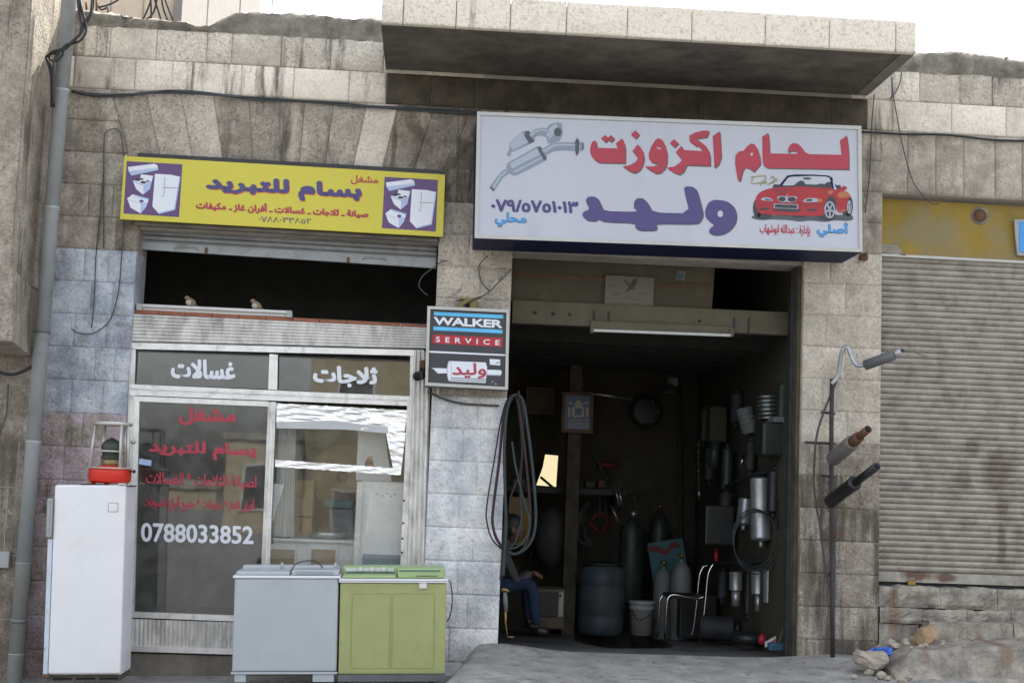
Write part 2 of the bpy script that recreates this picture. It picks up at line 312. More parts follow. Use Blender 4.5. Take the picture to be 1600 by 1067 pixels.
# ------------------------------------------------------------------ materials
STONE = stone_material()
M = dict(
 mortar=mat('mortar', (.36, .33, .285), .95, bump=.5, var=.25, dirt=.5),
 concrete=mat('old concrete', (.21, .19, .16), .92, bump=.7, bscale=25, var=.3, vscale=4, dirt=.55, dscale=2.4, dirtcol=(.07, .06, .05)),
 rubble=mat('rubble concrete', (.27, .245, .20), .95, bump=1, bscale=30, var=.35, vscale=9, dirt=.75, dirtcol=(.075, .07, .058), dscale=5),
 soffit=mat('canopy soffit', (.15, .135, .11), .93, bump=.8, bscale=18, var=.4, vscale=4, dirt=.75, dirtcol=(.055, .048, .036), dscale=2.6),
 darkbrown=mat('dark brown wall', (.085, .070, .048), .95, bump=.8, bscale=25, var=.5, vscale=5, dirt=.6, dirtcol=(.025, .022, .018)),
 apron=mat('worn apron concrete', (.33, .32, .30), .92, bump=1, bscale=45, var=.5, vscale=9, dirt=.75, dscale=4.5, dirtcol=(.165, .16, .15)),
 road=mat('asphalt', (.11, .11, .11), .9, bump=.5, bscale=50, var=.2, dirt=.3),
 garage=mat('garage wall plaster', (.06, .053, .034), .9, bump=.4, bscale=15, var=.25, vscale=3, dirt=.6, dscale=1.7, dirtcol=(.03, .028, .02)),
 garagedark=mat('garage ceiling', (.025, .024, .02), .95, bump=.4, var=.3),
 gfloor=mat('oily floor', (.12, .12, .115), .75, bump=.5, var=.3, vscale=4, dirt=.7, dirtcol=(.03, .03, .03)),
 shopwall=mat('shop wall', (.36, .31, .235), .9, var=.15, vscale=2, dirt=.4, dirtcol=(.14, .12, .09)),
 pipe=mat('grey pvc', (.30, .32, .32), .5, var=.1, vscale=5, dirt=.35, dirtcol=(.2, .19, .165), dscale=4),
 cable=mat('black cable', (.025, .025, .027), .6),
 gcable=mat('grey cable', (.06, .065, .07), .65),
 alu=mat('aluminium', (.74, .73, .71), .40, .4, var=.12, vscale=12, dirt=.35, dirtcol=(.22, .2, .18), dscale=14),
 aluw=mat('worn aluminium', (.66, .645, .61), .45, .35, var=.18, vscale=20, dirt=.55, dirtcol=(.16, .145, .125), dscale=9, stretch=.4),
 shutw=mat('galvanised shutter', (.33, .345, .35), .55, .3, var=.15, dirt=.45, dirtcol=(.13, .11, .09), dscale=8),
 shutter=mat('beige shutter', (.345, .315, .265), .62, .1, var=.2, vscale=9, dirt=.6, dirtcol=(.13, .11, .09), dscale=6, bump=.1),
 shutbar=mat('shutter rail', (.36, .34, .30), .7, .1, var=.2, dirt=.6, dirtcol=(.10, .055, .03), dscale=5),
 white=mat('white enamel', (.76, .76, .775), .33, bump=.35, bscale=4, var=.04, vscale=3, dirt=.22, dirtcol=(.66, .62, .54), dscale=3.2),
 whited=mat('dirty white enamel', (.68, .68, .66), .4, var=.05, dirt=.25, dirtcol=(.3, .25, .19)),
 greyw=mat('grey enamel', (.43, .465, .485), .35, bump=.35, bscale=4, var=.05, vscale=2.5, dirt=.3, dirtcol=(.36, .36, .33)),
 greyd=mat('dark grey plastic', (.12, .125, .13), .5),
 green=mat('green enamel', (.345, .365, .15), .42, bump=.35, bscale=5, var=.07, vscale=4, dirt=.3, dirtcol=(.24, .27, .13), dscale=5),
 greenp=mat('green plastic', (.33, .46, .21), .4, var=.08, dirt=.15, dirtcol=(.25, .3, .15)),
 teal=mat('teal print', (.03, .13, .13), .4),
 chrome=mat('chrome', (.7, .7, .7), .15, 1),
 steel=mat('bare steel', (.45, .45, .44), .35, .85, var=.2, vscale=15, dirt=.3, dirtcol=(.15, .12, .1)),
 galv=mat('aluminised muffler', (.42, .44, .45), .38, .6, var=.2, vscale=10, dirt=.3, dirtcol=(.15, .13, .12)),
 rust=mat('rusty pipe', (.16, .08, .045), .85, .2, var=.35, vscale=20, bump=.4, dirt=.5, dirtcol=(.09, .09, .085), dscale=9),
 black=mat('black paint', (.018, .02, .022), .45, var=.3),
 hole=mat('pipe bore', (.006, .006, .006), .9),
 blacks=mat('matt black steel', (.03, .032, .035), .7, var=.4, dirt=.3, dirtcol=(.08, .07, .06)),
 red=mat('red enamel', (.62, .025, .012), .3, var=.05),
 heatg=mat('burner green', (.05, .062, .05), .5, .3),
 brass=mat('brass', (.30, .20, .06), .35, .8, var=.2),
 silver=mat('worn silver paint', (.55, .53, .49), .4, .5, var=.15, dirt=.3),
 yellow=mat('yellow print', (.60, .53, .055), .5, var=.03, vscale=3, dirt=.08, dirtcol=(.42, .36, .06)),
 lilac=mat('lightbox face', (.465, .48, .54), .35, var=.04, vscale=2, dirt=.22, dirtcol=(.33, .335, .38), dscale=2.5, stretch=.2),
 frame=mat('lightbox frame', (.45, .45, .42), .45, .3, var=.1, dirt=.2, dirtcol=(.25, .22, .17)),
 navy=mat('navy sheet metal', (.007, .011, .055), .6, spec=.25, var=.15, dirt=.15, dirtcol=(.05, .05, .08)),
 redp=mat('red lettering', (.40, .038, .065), .5, var=.04),
 shadowp=mat('drop shadow print', (.10, .095, .085), .5),
 purple=mat('violet lettering', (.07, .056, .18), .5, var=.04),
 purpbg=mat('violet print', (.115, .06, .17), .5, var=.05),
 orangep=mat('orange print', (.70, .16, .05), .5),
 bluep=mat('blue lettering', (.05, .30, .68), .5), cyanp=mat('cyan stripe', (.10, .48, .80), .5),
 crimson=mat('crimson print', (.42, .02, .035), .5), whitep=mat('white print', (.72, .75, .80), .5, var=.03), whiteb=mat('pale blue print', (.40, .50, .72), .5),
 blackp=mat('charcoal print', (.035, .035, .042), .4, var=.15), greyp=mat('grey print', (.22, .27, .33), .5, var=.08), greypl=mat('light grey print', (.36, .41, .48), .5, var=.06), greypd=mat('dark grey print', (.07, .085, .10), .5),
 carred=mat('car red print', (.36, .022, .028), .5, var=.05), cardk=mat('car shade print', (.28, .02, .035), .5), goldp=mat('gold scribble', (.38, .34, .19), .5), carorange=mat('orange gleam print', (.42, .15, .06), .5),
 brick=mat('glazed brick', (.27, .085, .035), .5, var=.3, vscale=14, dirt=.3),
 yellowd=mat('dirty yellow paint', (.27, .18, .02), .7, var=.2, vscale=3, dirt=.0, bump=.2),
 board=mat('cardboard', (.085, .074, .05), .9, var=.15, vscale=3, dirt=.3, dirtcol=(.16, .14, .1)),
 paper=mat('paper', (.17, .155, .12), .8, var=.08), beam=mat('painted beam', (.12, .105, .07), .8, var=.2, dirt=.4, dirtcol=(.1, .09, .07)),
 tubew=mat('lamp tube', (.62, .62, .60), .3, var=.06), wood=mat('brown wood', (.11, .05, .022), .6, var=.3, vscale=12),
 drum=mat('grimy blue drum', (.055, .075, .09), .6, var=.3, vscale=8, dirt=.5, dirtcol=(.12, .12, .11), stretch=.2),
 bucket=mat('dirty white plastic', (.34, .35, .35), .6, var=.15, dirt=.4, dirtcol=(.14, .13, .12)),
 gasg=mat('dark green cylinder', (.025, .04, .035), .5, .2, var=.3, dirt=.3), gasw=mat('grey cylinder', (.19, .20, .20), .6, var=.25, dirt=.5, dirtcol=(.1, .1, .1), stretch=.3),
 tealp=mat('teal panel', (.035, .13, .15), .6, var=.2), maroon=mat('maroon paint', (.14, .015, .02), .6),
 hosered=mat('red rubber hose', (.032, .013, .014), .6, var=.2, dirt=.4, dirtcol=(.035, .03, .03)), hoseg=mat('grey-green rubber hose', (.022, .034, .036), .6, var=.2, dirt=.4, dirtcol=(.05, .052, .052)),
 cream=mat('cream stone cladding', (.60, .50, .38), .85, var=.1), opp=mat('opposite render', (.24, .20, .12), .85, var=.12, dirt=.3), opp2=mat('opposite pale wall', (.27, .235, .16), .85, var=.1),
 mirror=mat('mirror', (.85, .85, .85), .03, 1, var=.02), bluebag=mat('blue plastic', (.06, .17, .55), .35, var=.4), skin=mat('skin', (.13, .062, .038), .55, var=.06), hair=mat('hair', (.012, .01, .01), .6),
 shirt=mat('grey shirt', (.055, .055, .06), .9, var=.2), jeans=mat('blue trousers', (.010, .022, .055), .9, var=.2), dark=mat('dark leather', (.015, .015, .016), .5),
 foil=mat('kitchen foil', (.90, .90, .89), .42, .95, var=.04), curtain=mat('pale curtain', (.50, .52, .52), .8, var=.08), card2=mat('brown box', (.33, .24, .14), .85, var=.1),
 poster=mat('blue picture print', (.10, .15, .26), .5), postl=mat('pale picture print', (.42, .40, .36), .5), bird=mat('sparrow feathers', (.20, .155, .10), .85, var=.4, vscale=60), birdl=mat('pale belly', (.42, .38, .31), .9, var=.2, vscale=40),
 rock=mat('broken stone', (.38, .33, .265), .92, bump=.8, bscale=40, var=.2, dirt=.3, dirtcol=(.25, .22, .18)), ochre=mat('ochre broken stone', (.36, .25, .145), .92, bump=.7, var=.2),
 lowwall=mat('street wall stone', (.33, .30, .25), .92, bump=1, bscale=40, var=.45, vscale=8, dirt=.7, dirtcol=(.10, .09, .075), dscale=5),
 rustst=mat('rust stain', (.14, .065, .03), .9, var=.5, vscale=20),
)
# yellow lintel panel: faded towards its lower edge by peeling, in patches
def peel(m, col):
    t = m.node_tree; N = t.nodes; L = t.links; b = N['Principled BSDF']; src = b.inputs['Base Color'].links[0].from_socket
    g = N.new('ShaderNodeNewGeometry'); n = N.new('ShaderNodeTexNoise'); n.inputs['Scale'].default_value = 3.2; n.inputs['Detail'].default_value = 8; L.new(g.outputs['Position'], n.inputs['Vector'])
    r = N.new('ShaderNodeMapRange'); r.inputs[1].default_value = .40; r.inputs[2].default_value = .60; r.inputs[4].default_value = .85; L.new(n.outputs[0], r.inputs[0])
    x = N.new('ShaderNodeMix'); x.data_type = 'RGBA'; L.new(r.outputs[0], x.inputs[0]); L.new(src, x.inputs[6]); x.inputs[7].default_value = (*col, 1); L.new(x.outputs[2], b.inputs['Base Color'])
peel(M['yellowd'], (.23, .19, .10))
def stains(m, spots, col, k=.85):
    t = m.node_tree; N = t.nodes; L = t.links; b = N['Principled BSDF']; cur = b.inputs['Base Color'].links[0].from_socket
    g = N.new('ShaderNodeNewGeometry'); n = N.new('ShaderNodeTexNoise'); n.inputs['Scale'].default_value = 14; n.inputs['Detail'].default_value = 6; L.new(g.outputs['Position'], n.inputs['Vector'])
    for (p, rx, rz) in spots:
        mp = N.new('ShaderNodeMapping'); mp.vector_type = 'TEXTURE'; mp.inputs['Location'].default_value = p; mp.inputs['Scale'].default_value = (rx, 5, rz); L.new(g.outputs['Position'], mp.inputs[0])
        ln = N.new('ShaderNodeVectorMath'); ln.operation = 'LENGTH'; L.new(mp.outputs[0], ln.inputs[0])
        ad = N.new('ShaderNodeMath'); ad.operation = 'ADD'; L.new(ln.outputs['Value'], ad.inputs[0]); L.new(n.outputs[0], ad.inputs[1])
        r = N.new('ShaderNodeMapRange'); r.inputs[1].default_value = 1.0; r.inputs[2].default_value = 1.45; r.inputs[3].default_value = k; r.inputs[4].default_value = 0; L.new(ad.outputs[0], r.inputs[0])
        x = N.new('ShaderNodeMix'); x.data_type = 'RGBA'; L.new(r.outputs[0], x.inputs[0]); L.new(cur, x.inputs[6]); x.inputs[7].default_value = (*col, 1); cur = x.outputs[2]
    L.new(cur, b.inputs['Base Color'])
stains(M['shutter'], [(tuple(P(1520, 700, .12)), .10, .09), (tuple(P(1560, 738, .12)), .17, .22), (tuple(P(1505, 745, .12)), .09, .12), (tuple(P(1565, 850, .12)), .05, .22), (tuple(P(1566, 790, .12)), .07, .1)], (.13, .095, .065), .6)
stains(M['shutbar'], [(tuple(P(1435, 898, .1)), .18, .06), (tuple(P(1480, 902, .1)), .09, .05)], (.10, .045, .02))
stains(M['lowwall'], [(tuple(P(1396, 960, 0)), .06, .36), (tuple(P(1572, 1022, -.7)), .07, .13)], (.17, .10, .06), .6)
GL_DARK = glass_mat('shop window glass', (.78, .81, .80), .05)
GL_CLR = glass_mat('clear glass', (.93, .94, .93), .0)

# ================================================================== THE STONE BUILDING
H0 = P(740, 467.5, 0).z; CH = (P(740, 367.5, 0).z-P(740, 467.5, 0).z)/2     # course height
def zc(k): return H0+k*CH
X = lambda px, py=500, Y=0: P(px, py, Y).x
bld = thing('stone_building', 'single storey row of shops in weathered limestone blocks with a projecting concrete canopy', 'building', (0, .2, 0))
def stone(q, par=bld, col=(.6, .5, 0, .6), Y=0., proud=.0, back=.05, rough=.008, name='stone', gap=.0016, nx=4, nz=3, mt=None):
    """one block: q = four world (x, z) corners tl, tr, br, bl; faces the street"""
    c = Vector((sum(p[0] for p in q)/4, sum(p[1] for p in q)/4))
    q2 = []
    for p in q:
        d = Vector(p)-c; q2.append(c+Vector((d.x-math.copysign(gap, d.x), d.y-math.copysign(gap, d.y))))
    tl, tr, br, bl = q2
    def bi(u, v): return (bl*(1-u)+br*u)*(1-v)+(tl*(1-u)+tr*u)*v
    us = [0, .04]+[(i)/(nx-1) for i in range(1, nx-1)]+[.96, 1]; vs_ = [0, .07]+[i/(nz-1) for i in range(1, nz-1)]+[.93, 1]
    pr_ = proud+random.uniform(-.004, .006)
    b = B(); V = []; W_ = len(us)
    for j, v in enumerate(vs_):
        for i, u in enumerate(us):
            p = bi(u, v); edge = i in (0, W_-1) or j in (0, len(vs_)-1)
            y = Y+(.0015 if gap > .001 else -.001) if edge else (Y-.0035-random.uniform(0, rough) if gap < .001 else Y-pr_-random.uniform(0, rough))
            V.append((p.x, y, p.y))
    F = [(j*W_+i, j*W_+i+1, (j+1)*W_+i+1, (j+1)*W_+i) for j in range(len(vs_)-1) for i in range(W_-1)]
    ring = [i for i in range(W_)]+[j*W_+W_-1 for j in range(1, len(vs_))]+[(len(vs_)-1)*W_+i for i in range(W_-2, -1, -1)]+[j*W_ for j in range(len(vs_)-2, 0, -1)]
    n0 = len(V); V += [(V[i][0], Y+back, V[i][2]) for i in ring]; n = len(ring)
    F2 = [(ring[i], n0+i, n0+(i+1) % n, ring[(i+1) % n]) for i in range(n)]
    b.add(V, F, smooth=True); b.add([], [], False)
    for f in F2: b.f.append(list(f)); b.sm.append(False); b.mi.append(0)
    return obj(name, b, mt or STONE, par, color=col, fix=False)
rnd = random.uniform
def rowq(x0, x1, k): return [(x0, zc(k+1)), (x1, zc(k+1)), (x1, zc(k)), (x0, zc(k))]
def run(xa, xb, k, fn, wmin=.2, wmax=.42, Y=0, joints=None, **kw):
    """a course of blocks between two x"""
    xs = [xa]
    if joints: xs += [j for j in joints]
    else:
        x = xa+rnd(wmin, wmax)
        while x < xb-.12: xs.append(x); x += rnd(wmin, wmax)
    xs.append(xb)
    for a, c in zip(xs, xs[1:]): stone(rowq(a, c, k), col=fn((a+c)/2, k), Y=Y, **kw)
zy = lambda y, x=740: P(x, y, 0).z
K = lambda y, x=740: round((zy(y, x)-H0)/CH)
kA = K(87, 115); kB = kA-1; kTop = kA+1      # course lines of the top band
xL, xOL, xOR, xGL, xGR, xSR, xEnd = X(60, 600), X(208, 480), X(680, 500), X(793, 600), X(1253, 600), X(1376, 600), X(1600, 600)+4.2
# --- top two courses
c_top = lambda x, k: (rnd(.5, 1.1), rnd(.2, .68), 0, rnd(.4, .9))
zA = [X(v, 65) for v in (115, 172, 245, 324, 363, 440, 518)]; run(X(60, 60), X(760, 100), kA, c_top, joints=zA+[X(600, 90)])
run(X(1330, 130), xEnd, kA, c_top, joints=[X(v, 140) for v in (1393, 1437, 1500, 1550, 1622)])
c_b = lambda x, k: (rnd(.7, 1.15), rnd(.2, .62), 0, rnd(.1, .35))
run(X(60, 115), X(604, 130), kB, c_b, joints=[X(v, 115) for v in (115, 211, 300, 378, 460, 547)])
run(X(1355, 180), xEnd, kB, c_b, joints=[X(v, 180) for v in (1395, 1487, 1572, 1650)])
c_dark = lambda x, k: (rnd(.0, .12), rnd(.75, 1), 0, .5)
run(X(604, 130), X(1355, 180), kB, c_dark, wmin=.35, wmax=.6, mt=M['darkbrown'])  # blocks below the canopy take a mottled near-black brown
# --- flat arch over the left shop
zt, zb = zc(kB), zc(kB)-.98
VJ = [((110, 150), (110, 240)), ((176, 152), (199, 240)), ((229, 152), (249, 239)), ((283, 152), (300, 243)), ((334, 154), (347, 243)), ((390, 165), (394, 248)), ((437, 165), (438, 248)), ((476, 165), (468, 250)), ((521, 165), (509, 253)), ((572, 170), (553, 256)), ((620, 172), (599, 258)), ((676, 177), (648, 263)), ((732, 182), (699, 268)), ((790, 185), (752, 272))]
def jx(J, z):
    a = P(*J[0], 0); b_ = P(*J[1], 0); t = (z-a.z)/(b_.z-a.z); return a.x+(b_.x-a.x)*t
zmid = zc(K(300, 150))
light = {2: .62, 3: .66, 4: .25, 5: .3, 6: .33, 7: .42, 8: .5, 9: .78, 10: .0, 11: -.0, 12: .0}
grim = {2: .45, 3: .3, 4: .45, 5: .5, 6: .55, 7: .5, 8: .45, 9: .12, 10: .62, 11: .6, 12: .6}
for i in range(1, len(VJ)-1):
    a, c = VJ[i], VJ[i+1]
    if i == 1: L_, g_ = .35, .55
    else: L_, g_ = light.get(i, .2), grim.get(i, .6)
    if i >= 10: L_, g_ = .2, .55
    stone([(jx(a, zt), zt), (jx(c, zt), zt), (jx(c, zmid), zmid), (jx(a, zmid), zmid)], col=(L_, g_, 0, .9 if i != 9 else .4))
# left pilaster courses beside and below the arch
kS = K(388, 150)            # paint starts below this course line
def c_left(x, k):
    if k >= kS: return (rnd(.2, .34), rnd(.3, .45), 0, .6)
    if k >= kS-5: return (rnd(.35, .5), .35, rnd(.62, .685), .6)
    return (rnd(.35, .5), .5, rnd(.55, .62), 1.0)
for k in range(kB-1, kS-16, -1):
    z = zc(k+.5)
    if z > zmid: xr_ = jx(VJ[1], z)-.0; 
    else: xr_ = xOL
    if z > zmid: 
        stone([(xL, zc(k+1)), (jx(VJ[1], zc(k+1)), zc(k+1)), (jx(VJ[1], zc(k)), zc(k)), (xL, zc(k))], col=c_left(0, k), gap=.0008)
    else:
        off = (k % 2)*.12+rnd(-.04, .04); run(xL, xOL, k, c_left, gap=.0006, rough=.005, joints=[xL+.27+off, xOL-.2+rnd(-.03, .05)+off*.3])
# centre pillar
kP = K(618, 740)
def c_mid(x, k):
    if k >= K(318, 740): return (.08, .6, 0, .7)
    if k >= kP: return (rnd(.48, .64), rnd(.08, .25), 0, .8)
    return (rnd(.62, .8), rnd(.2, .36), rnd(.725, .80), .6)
xCL = xOR
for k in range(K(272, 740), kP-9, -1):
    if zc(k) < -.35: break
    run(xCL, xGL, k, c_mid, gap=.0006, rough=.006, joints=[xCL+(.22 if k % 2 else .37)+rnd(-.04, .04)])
# right pilaster
kR = K(760, 1320)+0
def c_right(x, k):
    if k >= K(397, 1320): return (.3, .4, 0, .4)
    if k > kR: return (rnd(.50, .64), rnd(.05, .15), 0, .5)
    return (rnd(.2, .42), rnd(.6, .85), 0, .8)
kk = kB-1
while zc(kk+1) > -.05:
    if zc(kk) > P(1400, 397, 0).z-.0: xa = X(1340, 300)
    else: xa = xGR
    run(xa, xSR, kk, c_right, gap=.0006, rough=.003, joints=([xGR+(.2 if kk % 2 else .36)+rnd(-.05, .05)] if xa == xGR else None))
    kk -= 1
# arch over the right shop
RJ = [X(v, 250) for v in (1376, 1418, 1462, 1506, 1555, 1597, 1640, 1690, 1738, 1784, 1832)]
zrl = P(1450, 306, 0).z
for a, c in zip(RJ, RJ[1:]):
    stone([(a, zc(kB)), (c, zc(kB)), (c, zrl), (a, zrl)], col=(rnd(.3, .45), rnd(.3, .5), 0, .4))
# far pier beyond the closed shutter, out of the picture
xFP = X(1600, 600)+1.2
for a, c in ((RJ[-1], RJ[-1]+.5), (RJ[-1]+.5, xEnd)):
    stone([(a, zc(kB)), (c, zc(kB)), (c, zrl), (a, zrl)], col=(.38, .4, 0, .5))
kk = kB-1
while zc(kk+1) > -.35:
    if zc(kk+1) < zrl+.1: run(xFP+.004, xEnd, kk, c_right, wmin=.35, wmax=.6, gap=.0008)
    kk -= 1
# --- core behind the blocks
cb = B(); T = .36; zG = -.45
top = zc(kTop)
def core(x0, x1, z0, z1, col, y0=-.0006): return obj('wall_core', B().box(x0, x1, y0, T, z0, z1), STONE, bld, color=col)
core(X(60, 100), xOL, zG, zc(kS), (.7, .3, .68, .3)); core(X(60, 100), xOL, zc(kS)+.001, zmid-.001, (.42, .4, 0, .3), .003)
core(xOR, xGL, zG, zc(kP), (.9, .2, .76, .3)); core(xOR, xGL, zc(kP)+.001, zmid-.001, (.62, .2, 0, .3))
core(xFP+.003, xEnd, zG, P(1450, 306, 0).z-.002, (.4, .4, 0, .5)); core(xGR, xSR, zG, zc(kR), (.3, .6, 0, .5)); core(xGR, xSR, zc(kR)+.001, zmid-.001, (.62, .1, 0, .3))
cb.box(X(60, 100), xSR, .0045, T, zmid, top); cb.box(xSR+.001, xEnd, .0045, T, P(1450, 306, 0).z, top)
zL1 = P(440, 368, .0).z; zGh = P(1000, 402, .0).z
cb.box(xOL+.001, xOR-.001, .032, .16, zL1, zmid-.002)
cb.box(xGL+.001, xGR-.001, .032, T-.02, zGh, zmid-.002)
cb.box(xSR+.001, xFP, .20, T, P(1450, 400, .1).z, zmid-.002)
obj('wall_core', cb, M['mortar'], bld)
obj('roof', B().box(X(60, 100), xEnd, T+.001, 6.5, top-.25, top-.02), M['concrete'], bld)
# garage jamb facing and corner iron
jb = B().box(xGR-.03, xGR-.004, .05, T-.02, -.1, zGh-.01); obj('door_jamb', jb, M['darkbrown'], bld)
obj('corner_iron', B().box(xGR-.055, xGR-.031, .16, .24, -.05, zGh-.02), M['blacks'], bld)
# --- coping of broken concrete
def rubble(top_, bot, name):
    t = PP(top_, 0); bt = PP(bot, 0); b = B(); n = int((t[-1].x-t[0].x)/.035); rows = 7
    def at(L_, x):
        for a, c in zip(L_, L_[1:]):
            if a.x <= x <= c.x: return a.z+(c.z-a.z)*(x-a.x)/(c.x-a.x+1e-9)
        return L_[0].z if x < L_[0].x else L_[-1].z
    V = []; prof = [(0, .0), (-.02, .3), (-.03, .65), (0, .92), (.06, 1), (.2, 1.0), (.36, .95)]
    for i in range(n+1):
        x = t[0].x+(t[-1].x-t[0].x)*i/n; z0 = min(at(bt, x), top)-.006; z1 = at(t, x)+.012
        for j, (y, h) in enumerate(prof):
            nn = noise.fractal(Vector((x*7, j*1.3, 3)), .7, 2, 4)*.06; n2 = noise.noise(Vector((x*19, j*2.3, 7)))*.032
            V.append((x, y+(nn+n2)*(.9 if j else .2), z0+(z1-z0)*h+((nn*.55+n2) if j > 2 else 0)))
    F = [(i*rows+j, (i+1)*rows+j, (i+1)*rows+j+1, i*rows+j+1) for i in range(n) for j in range(rows-1)]
    b.add(V, F, True); obj(name, b, M['rubble'], bld, fix=False)
rubble([(60, 12), (118, 15), (177, 23), (218, 30), (253, 33), (289, 36), (304, 42), (324, 42), (339, 35), (352, 28), (367, 20), (395, 18), (433, 20), (501, 23), (527, 28), (552, 29), (577, 28), (620, 31)],
       [(60, 34), (118, 38), (240, 42), (324, 48), (400, 53), (518, 60), (620, 67)], 'coping')
rubble([(1300, 70), (1432, 82), (1480, 80), (1500, 79), (1530, 84), (1565, 88), (1600, 94), (1700, 99)], [(1300, 106), (1415, 113), (1505, 117), (1600, 124), (1700, 130)], 'coping')
# --- canopy
YC = -1.12
cl = P(595, 34, YC); cr_ = P(1432, 83, YC); zcb = (cl.z+cr_.z)/2; hC = .235
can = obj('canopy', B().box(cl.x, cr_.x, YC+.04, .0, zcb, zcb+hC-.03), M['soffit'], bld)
obj('edge_strip', B().box(cr_.x-.10, cr_.x-.001, YC+.045, -.02, zcb-.006, zcb-.001), M['concrete'], can)
js = [cl.x]+[P(v, 45, YC).x for v in (629, 712, 797, 885, 980, 1081, 1196, 1296, 1400)]+[cr_.x]
for i, (a, c) in enumerate(zip(js, js[1:])):
    stone([(a, zcb+hC), (c, zcb+hC), (c, zcb-.008), (a, zcb-.008)], par=can, col=(rnd(1.0, 1.15), rnd(.02, .12) if i != 2 else .45, 0, .35), Y=YC, back=.045, rough=.003, name='facing_stone', gap=.0025)
aerial = obj('aerial_rod', B().tube([P(1304, 30, -.9), P(1304, -2, -.9)], .004), M['cable'], label='thin vertical aerial rod standing on top of the concrete canopy', cat='aerial')

# ================================================================== GARAGE ROOM
GX0, GX1, GD, GZ = xGL-.44, xGR+.05, 4.45, P(1000, 512, .6).z
def gz(y): return -.04-.072*max(0, y)
hp = [(890, 992), (930, 989.5), (985, 990.5), (1030, 996), (1052, 1008), (1046, 1012), (1000, 1012.5), (950, 1012), (915, 1006), (895, 999)]
def G(px, py, z):
    d = CR*((px-800)/FPX)-CU*((py-533.5)/FPX)+_f; t = (z-EYE.z)/d.z; return EYE+d*t
def floorpt(px, py):
    z = 0
    for _ in range(12): p = G(px, py, z); z = gz(p.y)
    return p
hole = [floorpt(x, y) for x, y in hp]
bm = bmesh.new()
outer = [bm.verts.new((x, y, gz(y))) for x, y in ((GX0, .0), (GX1, .0), (GX1, GD), (GX0, GD))]
inner = [bm.verts.new((h.x, h.y, gz(h.y))) for h in hole]
es = [bm.edges.new((outer[i], outer[(i+1) % 4])) for i in range(4)]+[bm.edges.new((inner[i], inner[(i+1) % len(inner)])) for i in range(len(inner))]
bmesh.ops.triangle_fill(bm, edges=es, use_beauty=True)
bm.verts.ensure_lookup_table(); bm.verts.index_update()
fb = B(); fb.add([v.co.copy() for v in bm.verts], [[v.index for v in f.verts] for f in bm.faces]); bm.free()
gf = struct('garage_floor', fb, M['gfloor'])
pb = B(); n = len(hole)
pb.add([(h.x, h.y, gz(h.y)-.002) for h in hole]+[(h.x, h.y, -1.3) for h in hole], [(i, (i+1) % n, (i+1) % n+n, i+n) for i in range(n)]+[[i+n for i in range(n)]])
struct('inspection_pit', pb, M['gfloor'])
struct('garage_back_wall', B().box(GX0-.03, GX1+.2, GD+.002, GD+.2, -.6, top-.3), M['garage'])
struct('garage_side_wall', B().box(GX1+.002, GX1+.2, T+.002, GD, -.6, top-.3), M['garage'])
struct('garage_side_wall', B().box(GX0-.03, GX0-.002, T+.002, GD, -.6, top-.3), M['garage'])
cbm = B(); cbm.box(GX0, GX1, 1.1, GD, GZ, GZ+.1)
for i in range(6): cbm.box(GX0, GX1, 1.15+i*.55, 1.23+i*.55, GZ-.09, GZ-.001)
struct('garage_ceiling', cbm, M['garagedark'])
obj('loft_beam', B().pbox(800, 478, 1232, 514, .42, .1, .006), M['beam'], bld)
for px in (836, 864, 890, 1093):
    c = P(px, 487+(px-800)*.05, .419); obj('bolt', B().rod(c, c+Vector((0, -.012, 0)), [(0, .013), (.7, .013), (1, .008)], 8), M['blacks'], bld)
for x in (928, 951, 1147, 1170):
    obj('beam_strap', B().pbox(x-1.5, 485+(x-928)*.05, x+1.5, 510+(x-928)*.05, .414, .006), M['blacks'], bld)
# cardboard that closes the loft, with its papers
bd = thing('loft_boarding', 'long beige cardboard sheets closing the loft above the garage beam', 'panel', P(950, 480, .5))
obj('sheet', B().quadp([(795, 398), (945, 400), (935, 478), (795, 474)], .46, .006), M['board'], bd)
obj('sheet', B().quadp([(935, 398), (1118, 404), (1112, 486), (935, 480)], .475, .006), M['board'], bd)
obj('tear_strip', B().quadp([(800, 426), (935, 434), (1030, 445), (1116, 444), (1116, 447), (1030, 448), (935, 438), (800, 430)], .457, .0008), M['wood'], bd)
po = thing('eagle_poster', 'small beige poster with a black eagle pinned to the cardboard', 'poster', P(983, 482, .45))
f = crop(800, 270, 3.9525)
obj('sheet', B().quadp(f((580, 632), (655, 635), (880, 650), (870, 840), (570, 828)), .45, .002), M['paper'], po)
eb = B(); flat(eb, f((685, 645), (712, 680), (732, 690), (750, 655), (775, 652), (768, 690), (755, 705), (760, 718), (738, 722), (712, 735), (700, 728), (718, 712), (722, 700), (700, 680)), .449)
obj('printed_eagle', eb, M['blackp'], po)
eb = B()
for q in (((615, 745), (665, 741), (662, 750), (618, 754)), ((775, 745), (828, 742), (828, 748), (778, 754)), ((575, 776), (815, 783), (815, 786), (575, 779)), ((640, 800), (790, 806), (790, 810), (640, 804)), ((650, 815), (770, 820), (770, 824), (650, 819)), ((600, 700), (650, 683), (650, 687), (600, 706))): flat(eb, f(*q), .4488)
lettering(eb, 'النسر', f((690, 758), (745, 760), (745, 772), (690, 770)), .4488)
obj('lettering', eb, M['shadowp'], po)
st = thing('round_sticker', 'small white square sticker with a green disc on the cardboard', 'sticker', P(1063, 438, .45))
obj('sheet', B().quadp(f((1020, 603), (1075, 610), (1065, 668), (1008, 660)), .468, .002), M['paper'], st)
obj('printed_disc', B().quadp(chaikin(f(*circ(1041, 635, 19, 21)), 0), .4665, .001), M['tealp'], st)
